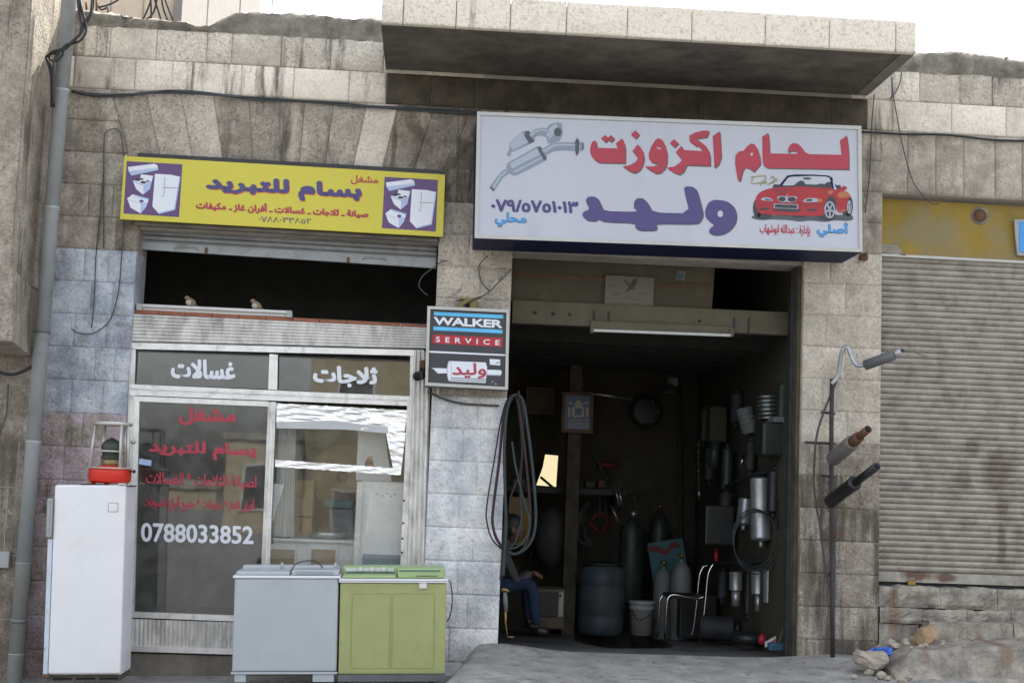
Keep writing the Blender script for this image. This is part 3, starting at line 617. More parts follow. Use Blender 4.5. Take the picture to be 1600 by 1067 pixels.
fl = thing('fluorescent_lamp', 'unlit fluorescent batten lamp fixed under the garage beam', 'lamp', P(1035, 515, .38))
obj('batten', B().pbox(923, 506, 1146, 518, .37, .05, .004), M['beam'], fl)
a, b_ = P(926, 516, .36), P(1143, 524, .36)
obj('lamp_tube', B().rod(a, b_, [(0, .008), (.01, .013), (.99, .013), (1, .008)], 10), M['tubew'], fl)
obj('end_cap', B().pbox(923, 505, 928, 520, .35, .06), M['beam'], fl); obj('end_cap', B().pbox(1141, 513, 1147, 526, .35, .06), M['beam'], fl)
# post at the back
obj('post', B().pbox(884, 560, 904, 1010, 3.4, .16), M['darkbrown'], label='dark square iron post standing left of the blue drum', cat='post')
# ---- things on the back wall
def picture(px0, py0, px1, py1, Y, fr, fw, nm, lb, face):
    t = thing(nm, lb, 'picture', P((px0+px1)/2, py1, Y))
    b = B(); b.pbox(px0, py0, px1, py0+fw, Y, .03); b.pbox(px0, py1-fw, px1, py1, Y, .03); b.pbox(px0, py0+fw+.1, px0+fw, py1-fw-.1, Y, .03); b.pbox(px1-fw, py0+fw+.1, px1, py1-fw-.1, Y, .03)
    obj('frame', b, M[fr], t); obj('print', B().pbox(px0+fw, py0+fw, px1-fw, py1-fw, Y+.012, .01), M[face], t); return t
pk = picture(878, 613, 927, 676, 3.3, 'wood', 5, 'framed_picture', 'blue picture of a pale doorway in a brown wooden frame', 'poster')
f = crop(800, 530, 3.9525)
b = B(); flat(b, chaikin(f((370, 412), (445, 412), (445, 482), (370, 482)), 1, .15), 3.311, 0); flat(b, f((405, 372), (385, 400), (392, 410), (430, 410), (434, 400), (418, 380)), 3.311, 0)
for yy in (495, 512, 525, 540): flat(b, f((345, yy), (478, yy+2), (478, yy+7), (345, yy+5)), 3.311)
flat(b, f((352, 384), (376, 392), (372, 402), (350, 395)), 3.311); flat(b, f((440, 392), (470, 388), (470, 396), (440, 402)), 3.311)
for x in (348, 458): flat(b, f((x, 420), (x+12, 420), (x+12, 480), (x, 480)), 3.311)
obj('printed_doorway', b, M['postl'], pk)
obj('printed_door', B().quadp(f((388, 425), (430, 425), (430, 468), (388, 468)), 3.309, .0005), M['poster'], pk)
pc = picture(822, 605, 866, 647, 3.9, 'wood', 2, 'calendar', 'dull grey calendar in a thin frame on the back wall left of the blue picture', 'board')
mr_ = thing('mirror_shard', 'broken piece of mirror leaning on a shelf at the back of the garage', 'mirror', P(852, 760, 3.9))
obj('mirror_glass', B().prism([P(x, y, 3.9)+Vector((0, (760-y)*-.00002, 0)) for x, y in f((205, 711), (285, 718), (272, 910), (150, 900), (190, 790))], .006), M['mirror'], mr_)
obj('mirror_stick', B().tube([P(845, 745, 3.86), P(864, 761, 3.86)], .012, 6), M['black'], mr_)
sh = thing('wall_shelf', 'dark plank shelf along the back wall under the mirror shard', 'shelf', P(850, 768, 4))
obj('plank', B().pbox(790, 762, 980, 771, 3.75, .5), M['blacks'], sh)
for x in (806, 960): obj('bracket', B().pbox(x, 771, x+4, 800, 4.1, .3), M['blacks'], sh)
gg = thing('round_plate', 'round dull green metal plate hanging high on the garage back wall', 'plate', P(1008, 668, 4.2))
c = P(1009, 643, 4.2); obj('disc', B().rod(c, c+Vector((0, -.06, 0)), [(0, .17), (.3, .18), (.8, .17), (1, .12)], 24), M['gasg'], gg)
for k in range(6):
    a = k*math.pi/3; p = c+Vector((math.cos(a)*.13, -.05, math.sin(a)*.13)); obj('bolt', B().rod(p, p+Vector((0, -.02, 0)), [(0, .01), (1, .01)], 6), M['steel'], gg)
obj('hanging_rod', B().tube([P(905, 612, 3.2), P(990, 624, 3.2)], .012, 8), M['steel'], label='thin pale metal rod slung below the garage ceiling', cat='rod')
lp = thing('pendant_lamp', 'unlit dark bell shaped lamp hanging from the garage ceiling', 'lamp', P(1046, 618, 3))
a = P(1046, 616, 3.); b_ = P(1046, 600, 3.); obj('lamp_shade', B().rod(a, b_, [(0, .1), (.1, .1), (.8, .05), (1, .02)], 16), M['heatg'], lp); obj('flex', B().tube([b_, b_+Vector((0, 0, .12))], .004), M['cable'], lp)
obj('wall_pipe', B().tube([P(1062, 600, 4.35), P(1063, 800, 4.35), P(1066, 930, 4.35)], .02, 8), M['garage'], label='thin upright pipe on the back wall behind the green cylinder', cat='pipe')
obj('wall_cable', B().tube(PP([(980, 772), (1000, 776), (1030, 762), (1045, 760), (1062, 768), (1085, 762), (1100, 752)], 4.3), .008, 6, cr=4), M['cable'], label='black cable sagging along the back wall behind the pipe', cat='cable')
# ---- chain on the wall corner
ch = thing('hanging_chain', 'chain hanging at the corner of the garage walls', 'chain', P(1092, 780, 3.5))
for i in range(16):
    c = P(1092, 690+i*5, 3.5); b = B(); r = .012
    pts = [c+Vector((math.cos(t)*r*(1 if i % 2 else .2), math.cos(t)*r*(.2 if i % 2 else 1), math.sin(t)*.02)) for t in [2*math.pi*q/8 for q in range(9)]]
    b.tube(pts, .0035, 5); obj('link', b, M['steel'], ch)
obj('hook', B().tube([P(1092, 763, 3.5), P(1093, 780, 3.5)], .02, 8), M['steel'], ch)
# ---- gas cylinders, drum, bucket
def bottle(cx, top_, bot, r, Y, mt, nm, lb, grp=None, valve=True):
    p0 = P(cx, bot, Y); p1 = Vector((p0.x, Y, P(cx, top_, Y).z)); t = thing(nm, lb, 'gas cylinder', p0, grp)
    obj('cylinder_body', B().rod(p0, p1, [(0, r*.92), (.02, r), (.78, r), (.88, r*.85), (.94, r*.5), (.96, r*.24), (1, r*.24)], 20), M[mt], t)
    if valve:
        b = B(); b.rod(p1, p1+Vector((0, 0, .06)), [(0, .018), (1, .014)], 8); b.tube([p1+Vector((-.04, 0, .04)), p1+Vector((.04, -.02, .04))], .01, 6); obj('valve', b, M['brass'], t)
    return t
t_ = bottle(983, 806, 940, .12, 3.3, 'gasg', 'gas_cylinder', 'tall dark green gas cylinder standing between the drum and the bucket'); 
p = P(990, 803, 3.2); obj('pressure_gauge', B().rod(p, p+Vector((0, -.03, 0)), [(0, .035), (1, .035)], 12), M['steel'], t_)
bottle(1026, 796, 960, .115, 3.9, 'gasg', 'gas_cylinder', 'dark green gas cylinder behind the teal painted panel')
bottle(1062, 873, 1000, .105, 3.1, 'gasw', 'gas_cylinder', 'pale grey gas cylinder with a handle behind the steel chair')
bottle(1034, 884, 998, .10, 3.35, 'gasw', 'gas_cylinder', 'pale grey scuffed gas cylinder right of the white bucket')
tp = thing('painted_panel', 'teal panel with a maroon curl painted on it leaning behind the grey cylinders', 'panel', P(1040, 960, 3.6))
f = crop(880, 740, 3.95)
obj('sheet', B().quadp(f((520, 430), (735, 395), (765, 560), (720, 700), (560, 700)), 3.6, .03), M['tealp'], tp)
obj('painted_curl', B().quadp(f((520, 445), (580, 445), (640, 468), (660, 430), (700, 418), (722, 440), (715, 462), (680, 455), (655, 480), (640, 505), (600, 490), (520, 478)), 3.598, .001), M['maroon'], tp)
p0 = P(938, 990, 3.3); p1 = Vector((p0.x, 3.3, P(938, 882, 3.3).z)); dr = thing('plastic_drum', 'grimy blue grey plastic drum with painted bands at the garage back', 'drum', p0)
obj('drum_body', B().rod(p0, p1, [(0, .2), (.03, .232), (.25, .238), (.27, .228), (.3, .238), (.68, .238), (.70, .228), (.73, .238), (.93, .235), (.96, .2), (1, .2)], 26), M['drum'], dr)
obj('drum_rim', B().rod(p1, p1+Vector((0, 0, .03)), [(0, .215), (.2, .225), (.8, .225), (1, .2)], 26), M['gasg'], dr)
p0 = P(1002, 991, 2.9); p1 = Vector((p0.x, 2.9, P(1002, 938, 2.9).z)); bu = thing('paint_bucket', 'dirty white plastic bucket with its wire handle down beside the drum', 'bucket', p0)
obj('bucket_body', B().rod(p0, p1, [(0, .105), (.75, .12), (.76, .128), (.8, .128), (.81, .122), (.9, .122), (.91, .13), (1, .13)], 22), M['bucket'], bu)
obj('bucket_handle', B().tube([p1+Vector((-.12, -.03, -.06)), p1+Vector((-.06, -.13, -.17)), p1+Vector((.05, -.13, -.13)), p1+Vector((.13, -.03, -.05))], .004, 6, cr=4), M['blacks'], bu)
for px, py, rr in ((925, 812, .09), (933, 790, .11)):
    pass
jk = thing('scissor_jack', 'dark red diamond shaped car jack frame hanging left of the gas cylinders', 'jack', P(937, 832, 3.9))
f = crop(880, 740, 3.95); q = [P(x, y, 3.9) for x, y in f((225, 235), (300, 290), (228, 365), (155, 295))]
for i in range(4): obj('jack_arm', B().tube([q[i], q[(i+1) % 4]], .018, 6), M['maroon'], jk)
obj('jack_screw', B().tube([P(937, 775, 3.89), P(937, 832, 3.89)], .014, 6), M['blacks'], jk)
obj('hanging_belt', B().tube(PP([(905, 800), (903, 840), (915, 850), (925, 852), (912, 830), (908, 800), (922, 785)], 3.95), .03, 8, cr=4), M['blacks'], label='dark rubber belt looped on the wall left of the jack', cat='belt')
hb = thing('hanging_tools', 'bundle of worn metal tongs hanging from the shelf above the cylinders', 'tools', P(965, 790, 3.7))
for i, (a, c) in enumerate((((960, 758), (968, 790)), ((966, 760), (973, 792)), ((955, 790), (966, 815)), ((972, 762), (964, 800)))): obj('tong_arm', B().tube([P(*a, 3.68+i*.012), P(*c, 3.65+i*.012)], .012, 6), M['steel' if i < 3 else 'blacks'], hb)
# ---- old television
tv = thing('old_television', 'old boxy television with a beige case on the garage floor', 'television', P(857, 980, 2.6))
x0, x1, z1, z0 = pr(826, 920, 882, 982, 2.6)
b = B(); b.bbox(x0, x1, 2.62, 2.95, z0, z1, .012); obj('tv_case', b, M['beam'], tv)
obj('tv_screen', B().pbox(829, 924, 871, 963, 2.60, .018, .006), M['dark'], tv); obj('speaker_grille', B().pbox(840, 968, 857, 979, 2.608, .01), M['wood'], tv)
obj('control_panel', B().pbox(873, 925, 880, 963, 2.605, .012), M['bucket'], tv); obj('knob', B().rod(P(876, 930, 2.6), P(876, 930, 2.58), [(0, .012), (1, .01)], 10), M['blacks'], tv)
obj('dark_sack', B().ell(P(865, 840, 3.7), (.2, .12, .32), 14), M['blacks'], label='black sack hanging on the back wall above the television', cat='sack')
obj('yellow_sheet', B().quadp([(796, 775), (829, 778), (827, 852), (796, 850)], 3.8, .02), M['yellowd'], label='dull yellow sheet on the back wall behind the seated person', cat='sheet')
# ---- chair
cf = thing('steel_chair', 'chrome framed chair with a thin black seat and no backrest pad inside the garage', 'chair', P(1075, 1000, 2.3))
def chair():
    Y0, Y1 = 2.2, 2.6
    for Y in (Y0, Y1):
        front = [P(x, y, Y0) for x, y in ((1039, 997), (1041, 960), (1043, 937), (1048, 930), (1056, 929), (1072, 932), (1090, 935), (1101, 931))]
        rear = [P(x, y, Y0) for x, y in ((1093, 1001), (1099, 968), (1103, 930), (1106, 900), (1110, 888), (1115, 880))]
        off = Vector((.0, Y-Y0, -.088*(Y-Y0)))
        obj('leg', B().tube([p+off for p in front], .011, 8, cr=4), M['chrome'], cf); obj('leg', B().tube([p+off for p in rear], .011, 8, cr=4), M['chrome'], cf)
    a = P(1046, 932, Y0); c = P(1100, 932, Y0); z = a.z+.0
    obj('seat', B().bbox(a.x, c.x, Y0+.012, Y1-.012, z-.02, z+.015, .01), M['dark'], cf)
    a = P(1114, 882, Y0); obj('top_rail', B().tube([a, a+Vector((0, Y1-Y0, -.035))], .011, 8), M['chrome'], cf)
chair()
cbx = thing('black_crate', 'black plastic crate on the garage floor behind the chair', 'crate', P(1090, 1000, 3.0))
obj('crate_body', B().pbox(1062, 930, 1120, 998, 2.85, .4, .015), M['black'], cbx)
# ---- mufflers and boxes on the side wall
def muffler(a, b_, r, mt, nm, lb, ends=(.0, .0), er=.02, grp=None, cat='muffler'):
    t = thing(nm, lb, cat, tuple((Vector(a) if a.z < b_.z else Vector(b_))), grp)
    L_ = (b_-a).length; d = (b_-a)/L_
    obj('muffler_body', B().rod(a, b_, [(0, r*.8), (.02, r*.97), (.04, r*1.02), (.06, r), (.94, r), (.96, r*1.02), (.98, r*.97), (1, r*.8)], 20), M[mt], t)
    if ends[0]: obj('inlet_pipe', B().tube([a, a-d*ends[0]], er, 12), M[mt], t); obj('bore', B().rod(a-d*ends[0], a-d*(ends[0]+.001), [(0, er*.8), (1, er*.8)], 12), M['hole'], t)
    if ends[1]: obj('outlet_pipe', B().tube([b_, b_+d*ends[1]], er, 12), M[mt], t); obj('bore', B().rod(b_+d*ends[1], b_+d*(ends[1]+.001), [(0, er*.8), (1, er*.8)], 12), M['hole'], t)
    return t
muffler(P(1189, 844, 1.1), P(1188, 746, 1.15), .088, 'galv', 'chrome_muffler', 'large shiny cylindrical muffler hanging on the garage side wall', (.06, 0), .02)
muffler(P(1162, 820, 1.9), P(1166, 780, 1.95), .07, 'galv', 'small_muffler', 'short dull muffler half behind the large shiny one', (.05, 0))
muffler(P(1150, 922, 1.9), P(1150, 893, 1.9), .06, 'galv', 'stepped_muffler', 'small stepped muffler hanging low on the garage side wall', (.14, 0), .04)
muffler(P(1185, 928, 1.5), P(1185, 892, 1.5), .062, 'galv', 'grey_muffler', 'dull grey muffler hanging beside the pale pair low on the side wall', (.15, 0), .03)
muffler(P(1204, 942, 1.2), P(1203, 890, 1.2), .06, 'galv', 'pale_muffler', 'pale grey muffler low on the side wall near the door jamb', (.03, 0), .03)
obj('flat_strip', B().pbox(1214, 892, 1221, 966, 1.05, .02), M['bucket'], label='narrow pale metal strip hanging by the garage door jamb', cat='strip')
obj('long_pipe', B().tube([P(1180, 900, 1.75), P(1181, 978, 1.7)], .035, 10), M['blacks'], label='dark exhaust pipe hanging upright on the side wall down to the floor', cat='pipe')
f = crop(1050, 590, 5.081)
for nm, a, c, n_, r, mt, lb in (('ribbed_muffler', (570, 235), (625, 440), 6, .075, 'gasw', 'dull ribbed flexible exhaust pipe high on the side wall'), ('ribbed_pipe', (760, 130), (770, 340), 6, .085, 'gasg', 'dark ribbed exhaust pipe with bright rings high by the jamb')):
    (ax, ay), (bx_, by) = f(a, c); Y = 1.8 if n_ and nm == 'ribbed_muffler' else 1.0
    t = thing(nm, lb, 'exhaust pipe', P(bx_, by, Y)); A_, B_ = P(ax, ay, Y), P(bx_, by, Y)
    obj('pipe_body', B().rod(A_, B_, [(0, r*.8), (.05, r), (.95, r), (1, r*.8)], 16), M[mt], t)
    for i in range(n_):
        c_ = A_+(B_-A_)*(.1+.8*i/(n_-1)); d = (B_-A_).normalized()*.012; obj('ring', B().rod(c_-d, c_+d, [(0, r*.95), (.3, r*1.1), (.7, r*1.1), (1, r*.95)], 16), M['steel' if Y < 1.5 else mt], t)
x0, x1, z1, z0 = pr(1191, 660, 1238, 712, .75)
t = thing('flat_silencer', 'dark boxy silencer with a grey top hanging high beside the door jamb', 'muffler', P(1215, 712, .8))
obj('silencer_body', B().bbox(x0, x1-.02, .75, 1.05, z0, z1, .03), M['gasg'], t); obj('silencer_cap', B().bbox(x0+.09, x1-.02, .73, 1.03, z1+.001, z1+.05, .01), M['gasw'], t)
obj('black_box', B().pbox(1102, 790, 1148, 852, 2.2, .3, .02), M['black'], label='black metal box mounted on the side wall left of the shiny muffler', cat='box')
obj('dark_muffler', B().rod(P(1225, 780, .85), P(1225, 828, .85), [(0, .05), (.1, .07), (.9, .07), (1, .05)], 14), M['black'], label='black muffler hanging just inside the door jamb', cat='muffler')
obj('brown_case', B().pbox(1110, 635, 1136, 690, 2.6, .2, .015), M['garage'], label='dull brown case high on the side wall left of the ribbed pipe', cat='case')
obj('dark_pipe', B().tube([P(1118, 690, 2.3), P(1114, 730, 2.3)], .05, 12), M['gasg'], label='dark pipe stub hanging under the brown case', cat='pipe')
obj('silver_bar', B().tube([P(1162, 711, 1.9), P(1157, 729, 1.9)], .012, 8), M['chrome'], label='short bright metal bar hanging on the side wall', cat='bar')
obj('hanging_rail', B().tube([P(1125, 765, 2.4), P(1160, 748, 1.9), P(1190, 738, 1.2), P(1238, 728, .7)], .02, 8), M['blacks'], label='iron rail high along the side wall from which the mufflers hang', cat='rail')
obj('lower_rail', B().tube([P(1112, 882, 2.6), P(1170, 878, 1.7), P(1238, 868, .7)], .025, 8), M['blacks'], label='iron shelf rail along the side wall at knee height', cat='rail')
obj('spray_can', B().rod(P(1119, 876, 2.4), P(1119, 856, 2.4), [(0, .022), (.7, .022), (.75, .012), (1, .012)], 12), M['crimson'], label='small red and white can standing on the low rail above the chair', cat='can')
rg = B()
for i in range(3):
    c = P(1178, 840, .95); R_ = .185+i*.006
    rg.tube([c+Vector((math.cos(t)*R_+i*.01, -i*.012, math.sin(t)*R_*1.32-.02*i)) for t in [2*math.pi*k/36 for k in range(37)]], .006, 6)
obj('hose_coil', rg, M['hoseg'], label='thin grey green hose coiled round the large shiny muffler', cat='hose')
for i, pts in enumerate((((1236, 708), (1230, 725), (1226, 745), (1232, 765), (1238, 788), (1228, 800)), ((1238, 710), (1240, 740), (1242, 760)), ((1240, 785), (1232, 795), (1224, 800)))): 
    obj('thin_wire', B().tube(PP(pts, .45), .0045, 6, cr=5), M['board'], label=('long pale wire curling down inside the garage jamb', 'short pale wire hanging close to the garage jamb', 'loose pale wire end beside the garage jamb')[i], cat='wire')
obj('drop_cable', B().tube(PP([(1227, 770), (1229, 880), (1233, 1000)], .6), .008, 6, cr=3), M['blacks'], label='black cable hanging straight down beside the side wall', cat='cable')
muffler(P(1095, 985, 2.1)+Vector((0, 0, .03)), P(1145, 985, 2.1)+Vector((0, -.1, .03)), .11, 'blacks', 'floor_muffler', 'big dark muffler lying on the garage floor', (0, .04), .04)
tr = thing('old_tyre', 'old black tyre lying on the floor beside the oil can', 'tyre', P(1168, 1003, 1.2)); c = P(1170, 996, 1.3)
obj('tread', B().tube([c+Vector((math.cos(t)*.105, math.sin(t)*.105, .0)) for t in [2*math.pi*k/24 for k in range(25)]], .05, 10), M['black'], tr)
oc = thing('oil_can', 'small red oil can with a thin spout on the garage floor', 'oil can', P(1190, 1006, 1.0)); a = P(1191, 1006, 1.0)
obj('can_body', B().rod(a, a+Vector((0, 0, .09)), [(0, .035), (.6, .035), (1, .01)], 14), M['crimson'], oc); obj('spout', B().tube([a+Vector((0, 0, .09)), P(1201, 980, 1.0)], .003, 6), M['blacks'], oc)
rp = thing('paper_packet', 'flattened red and white packet on the floor by the brush', 'packet', P(1206, 1010, .9)); a = P(1196, 1011, .9); c = P(1220, 999, .85)
obj('packet_body', B().prism([a, c, c+Vector((0, 0, .05)), a+Vector((0, 0, .045))], (0, .03, 0)), M['whited'], rp); obj('packet_print', B().prism([a+Vector((.01, -.002, .004)), c+Vector((-.01, -.002, .006)), c+Vector((-.01, -.002, .03)), a+Vector((.01, -.002, .028))], (0, .0015, 0)), M['crimson'], rp)
br = thing('floor_brush', 'blue floor brush with a leaning wooden stick inside the garage jamb', 'brush', P(1215, 1014, .5)); x0, x1, z1, z0 = pr(1201, 1004, 1232, 1016, .5)
obj('brush_head', B().bbox(x0, x1, .47, .56, z0, z1, .015), mat('blue bristles', (.05, .12, .20), .8), br); obj('brush_handle', B().tube([P(1217, 1004, .5), P(1229, 968, .6)], .01, 8), M['board'], br)

CL = [(1108, 700, 750, .05, 2.9, 'blacks', 'narrow black silencer hanging below the brown case'), (1135, 700, 765, .055, 2.3, 'gasg', 'dark green silencer hanging in the middle of the side wall'),
 (1150, 615, 660, .06, 2.2, 'blacks', 'sooty silencer hanging high beside the brown case'), (1172, 690, 735, .045, 1.6, 'blacks', 'short black silencer above the shiny muffler'),
 (1208, 735, 800, .06, .95, 'black', 'long black silencer hanging beside the shiny muffler'), (1222, 600, 655, .05, .8, 'gasg', 'dark silencer at the top by the door jamb'),
 (1133, 770, 792, .06, 2.3, 'blacks', 'stubby dark silencer over the black metal box'), (1128, 893, 935, .045, 2.4, 'blacks', 'small sooty silencer under the low rail behind the chair'),
 (1168, 895, 960, .04, 1.9, 'black', 'slim black silencer under the low rail'), (1230, 880, 965, .035, .6, 'blacks', 'slim iron exhaust tube standing at the door jamb'), (1100, 640, 690, .05, 3.2, 'gasg', 'dark silencer high in the corner by the chain')]
for (x_, ya, yb, r__, Y_, m_, lb) in CL: muffler(P(x_, yb, Y_), P(x_+2, ya, Y_), r__, m_, 'hanging_silencer', lb, (.05, .04), .018)
for i, (pts, lb) in enumerate(((((915, 785), (912, 830), (918, 850)), 'black rubber strap hanging from the left end of the shelf'), (((945, 785), (948, 815), (941, 835), (950, 850)), 'thin black cord hanging behind the jack'), (((990, 775), (995, 800), (988, 815)), 'short bent iron rod hanging over the tall cylinder'),
  (((1000, 776), (1012, 790), (1008, 812), (1012, 830)), 'curled gas hose hanging between the two green cylinders'), (((830, 772), (826, 810), (834, 840), (828, 870)), 'dark cable hanging from the shelf over the television'), (((1075, 770), (1072, 830), (1078, 880)), 'black cable dropping down the corner of the back wall'), (((925, 690), (940, 735), (950, 752)), 'dark iron rod leaning above the shelf'))):
    obj('loose_cable', B().tube(PP(pts, 3.9), .012 if 'iron' not in lb else .018, 6, cr=5), M['blacks'], label=lb, cat='cord')
obj('red_tool', B().tube(PP([(932, 724), (967, 729)], 4.0), .03, 8), M['maroon'], label='dull red tool lying on a peg above the shelf', cat='tool')
obj('tin_box', B().pbox(1043, 590, 1060, 603, 3.8, .2, .01), M['gasw'], label='small tin box high on the back wall near the pendant lamp', cat='box')
for i, (x_, y_, w_, h_, m_, lb) in enumerate(((800, 748, 22, 14, 'gasg', 'green toolbox on the wall shelf left of the mirror'), (915, 752, 14, 10, 'blacks', 'small black box on the shelf right of the post'), (935, 750, 10, 12, 'rust', 'rusty tin on the wall shelf above the jack'))):
    obj('shelf_box', B().pbox(x_, y_, x_+w_, y_+h_-.5, 3.85, .2, .01), M[m_], label=lb, cat='box')

# ================================================================== SEATED PERSON
def person():
    Y = 1.45; t = thing('person', 'person in a grey shirt and blue trousers sitting bent forward behind the hanging hoses', 'person', P(800, 985, Y))
    def skin(name, joints, edges, mt, root=0, sub=2):
        me = bpy.data.meshes.new(name); inv = WM[t.name].inverted(); bm = bmesh.new(); ly = bm.verts.layers.skin.verify()
        vs = []
        for i, j in enumerate(joints):
            v = bm.verts.new(inv @ j[0]); v[ly].radius = j[1] if isinstance(j[1], tuple) else (j[1], j[1]); v[ly].use_root = (i == root); vs.append(v)
        for x, y in edges: bm.edges.new((vs[x], vs[y]))
        bm.to_mesh(me); bm.free(); me.materials.append(M[mt])
        o = bpy.data.objects.new(name, me); COL.objects.link(o); o.parent = t
        md = o.modifiers.new('skin', 'SKIN'); md.use_smooth_shade = True
        s_ = o.modifiers.new('sub', 'SUBSURF'); s_.levels = sub; s_.render_levels = sub
        return o
    V = lambda x, y, dy=0: P(x, y, Y)+Vector((0, dy, 0))
    s = .0
    body = None
    try:
        # joints: legs
        J = [(V(742, 912, 0), .115), (V(762, 880, 0), .125), (V(778, 862, 0), .12), (V(788, 852, 0), .07), (V(795, 842, 0), .048)]
        J += [(V(786, 866, -.19), .055), (V(806, 908, -.17), .043), (V(830, 893, -.12), .03)]; J += [(V(786, 866, .19), .055), (V(808, 908, .17), .043), (V(830, 895, .10), .03)]
        E_ = [(0, 1), (1, 2), (2, 3), (3, 4), (2, 5), (5, 6), (6, 7), (2, 8), (8, 9), (9, 10)]
        obj_s = skin('shirt', J, E_, 'shirt', 1)
        J = [(V(742, 918, 0), .12), (V(752, 918, -.11), .095), (V(828, 908, -.16), .066), (V(833, 945, -.16), .055), (V(836, 975, -.16), .042), (V(752, 918, .11), .095), (V(824, 910, .14), .066), (V(826, 945, .14), .055), (V(828, 972, .14), .042)]
        skin('trousers', J, [(0, 1), (1, 2), (2, 3), (3, 4), (0, 5), (5, 6), (6, 7), (7, 8)], 'jeans', 0)
        for dy, x, y in ((-.16, 836, 980), (.14, 828, 978)):
            skin('shoe', [(V(x-2, y, dy), .042), (V(x+8, y+3, dy), .04), (V(x+20, y+5, dy), .032)], [(0, 1), (1, 2)], 'dark', 0)
        for dy, x, y in ((-.12, 831, 893), (.10, 831, 895)):
            skin('palm', [(V(x-2, y, dy), .026), (V(x+6, y+1, dy), (.036, .018)), (V(x+10, y+3, dy), (.034, .016))], [(0, 1), (1, 2)], 'skin', 0)
            for k in range(4):
                o_ = dy+(k-1.5)*.019; skin('finger', [(V(x+9, y+2, o_), .0095), (V(x+13+(k in (1, 2)), y+5, o_), .009), (V(x+13, y+10-(k == 3), o_), .008)], [(0, 1), (1, 2)], 'skin', 0, 1)
            skin('thumb', [(V(x+1, y, dy-.03), .011), (V(x+5, y+3, dy-.045), .0105), (V(x+9, y+5, dy-.045), .009)], [(0, 1), (1, 2)], 'skin', 0, 1)
    except Exception as e: print('person:', e)
    # head looks to the right and a little down
    c = V(803, 826); b = B(); n = 20; vs = []; fs = []
    ro = Euler((0, math.radians(18), 0))
    for i in range(15):
        th = math.pi*i/14
        for k in range(n):
            an = 2*math.pi*k/n; x = math.sin(th)*math.cos(an); y = math.sin(th)*math.sin(an); z = math.cos(th)
            p = Vector((x*.098, y*.076, z*.118))
            if z < -.1: p.y *= 1-.35*(-z-.1); p.x += .012*(-z) if x > 0 else .03*(-z)
            if x > .2:                                                     # face: brow, nose, mouth, chin
                p.x += .010*math.exp(-((z-.18)/.09)**2)*math.exp(-(y/.6)**2)
                p.x += .026*math.exp(-((z+.12)/.16)**2)*math.exp(-(y/.16)**2)
                p.x += .008*math.exp(-((z+.42)/.08)**2)*math.exp(-(y/.3)**2)+.012*math.exp(-((z+.8)/.12)**2)*math.exp(-(y/.3)**2)
                p.x -= .010*math.exp(-((z-.02)/.09)**2)*(math.exp(-((abs(y)-.38)/.16)**2))
            p.rotate(ro); vs.append(c+p)
    for i in range(14):
        for k in range(n):
            x = i*n+k; y = i*n+(k+1) % n; fs.append((x, x+n, y+n, y))
    b.add(vs, fs, True); hd = obj('head', b, M['skin'], t)
    hb_ = B(); hb_.ell(c+Vector((-.016, 0, .022)), (.102, .083, .112), 18, ro); obj('hair', hb_, M['hair'], hd)
    for s_ in (-1, 1):
        e = Vector((.083, s_*.030, .002)); e.rotate(ro); obj('eye', B().ell(c+e, (.012, .013, .01), 8), M['dark'], hd)
        e = Vector((-.008, s_*.078, -.008)); e.rotate(ro); obj('ear', B().ell(c+e, (.02, .009, .032), 10), M['skin'], hd)
    e = Vector((.095, 0, -.052)); e.rotate(ro); obj('mouth', B().ell(c+e, (.009, .024, .005), 8), M['maroon'], hd)
    return t
person()

# ================================================================== LEFT SHOP ROOM
SX0, SX1, SD = X(140, 700), xOR+.02, 3.3
zf = P(400, 1015, .1).z
struct('shop_floor', B().box(SX0, SX1, T, SD, zf-.1, zf), M['gfloor'])
struct('shop_back_wall', B().box(SX0-.1, SX1, SD+.002, SD+.15, zf-.1, top-.3), M['shopwall'])
struct('shop_side_wall', B().box(SX0-.12, SX0-.002, T+.002, SD, zf-.1, top-.3), M['shopwall'])
struct('shop_side_wall', B().box(SX1+.002, SX1+.06, T+.002, SD, zf-.1, top-.3), M['shopwall'])
struct('shop_ceiling', B().box(SX0, SX1, T+.002, SD, P(440, 500, .5).z-.06, P(440, 500, .5).z), M['whited'])
struct('loft_dark_backing', B().box(SX0, SX1, 1.3, 1.4, P(440, 500, .5).z+.001, top-.3), M['garagedark'])  # black sheet added behind the gap; its colour stands in for the loft's darkness
struct('loft_floor', B().box(SX0, SX1, T+.002, 1.299, P(440, 500, .5).z+.001, P(440, 500, .5).z+.01), M['garagedark'])
# shop counter, cupboards and stock seen through the right pane
SHX = .0
ct = thing('display_counter', 'white painted counter with two small glass doors just inside the shop window', 'counter', P(485, 1000, .25))
x0, x1, z1, z0 = pr(423, 842, 551, 1010, .25)
obj('counter_top', B().box(x0, x1, .23, .80, z1-.02, z1), M['whited'], ct); obj('counter_body', B().box(x0, x1, .27, .78, z0, z1-.021), M['whited'], ct)
for (a, c) in ((420, 463), (483, 527)):
    dr_ = obj('cupboard_door', B().pbox(a, 850, c, 892, .255, .014), M['whited'], ct); obj('pane', B().pbox(a+3, 858, c-3, 887, .250, .004), M['card2'], dr_)
ff = thing('upright_freezer', 'tall white freezer standing behind the right window pane with faint red scribbles', 'fridge', P(595, 1000, .22))
x0, x1, z1, z0 = pr(558, 752, 640, 1010, .15)
obj('freezer_body', B().bbox(x0, x1, .15, .70, z0, z1, .015), M['white'], ff); obj('freezer_trim', B().pbox(552, 752, 561, 1000, .13, .015), M['alu'], ff); obj('grey_panel', B().pbox(566, 866, 628, 893, .144, .005), M['greyp'], ff)
sb = B()
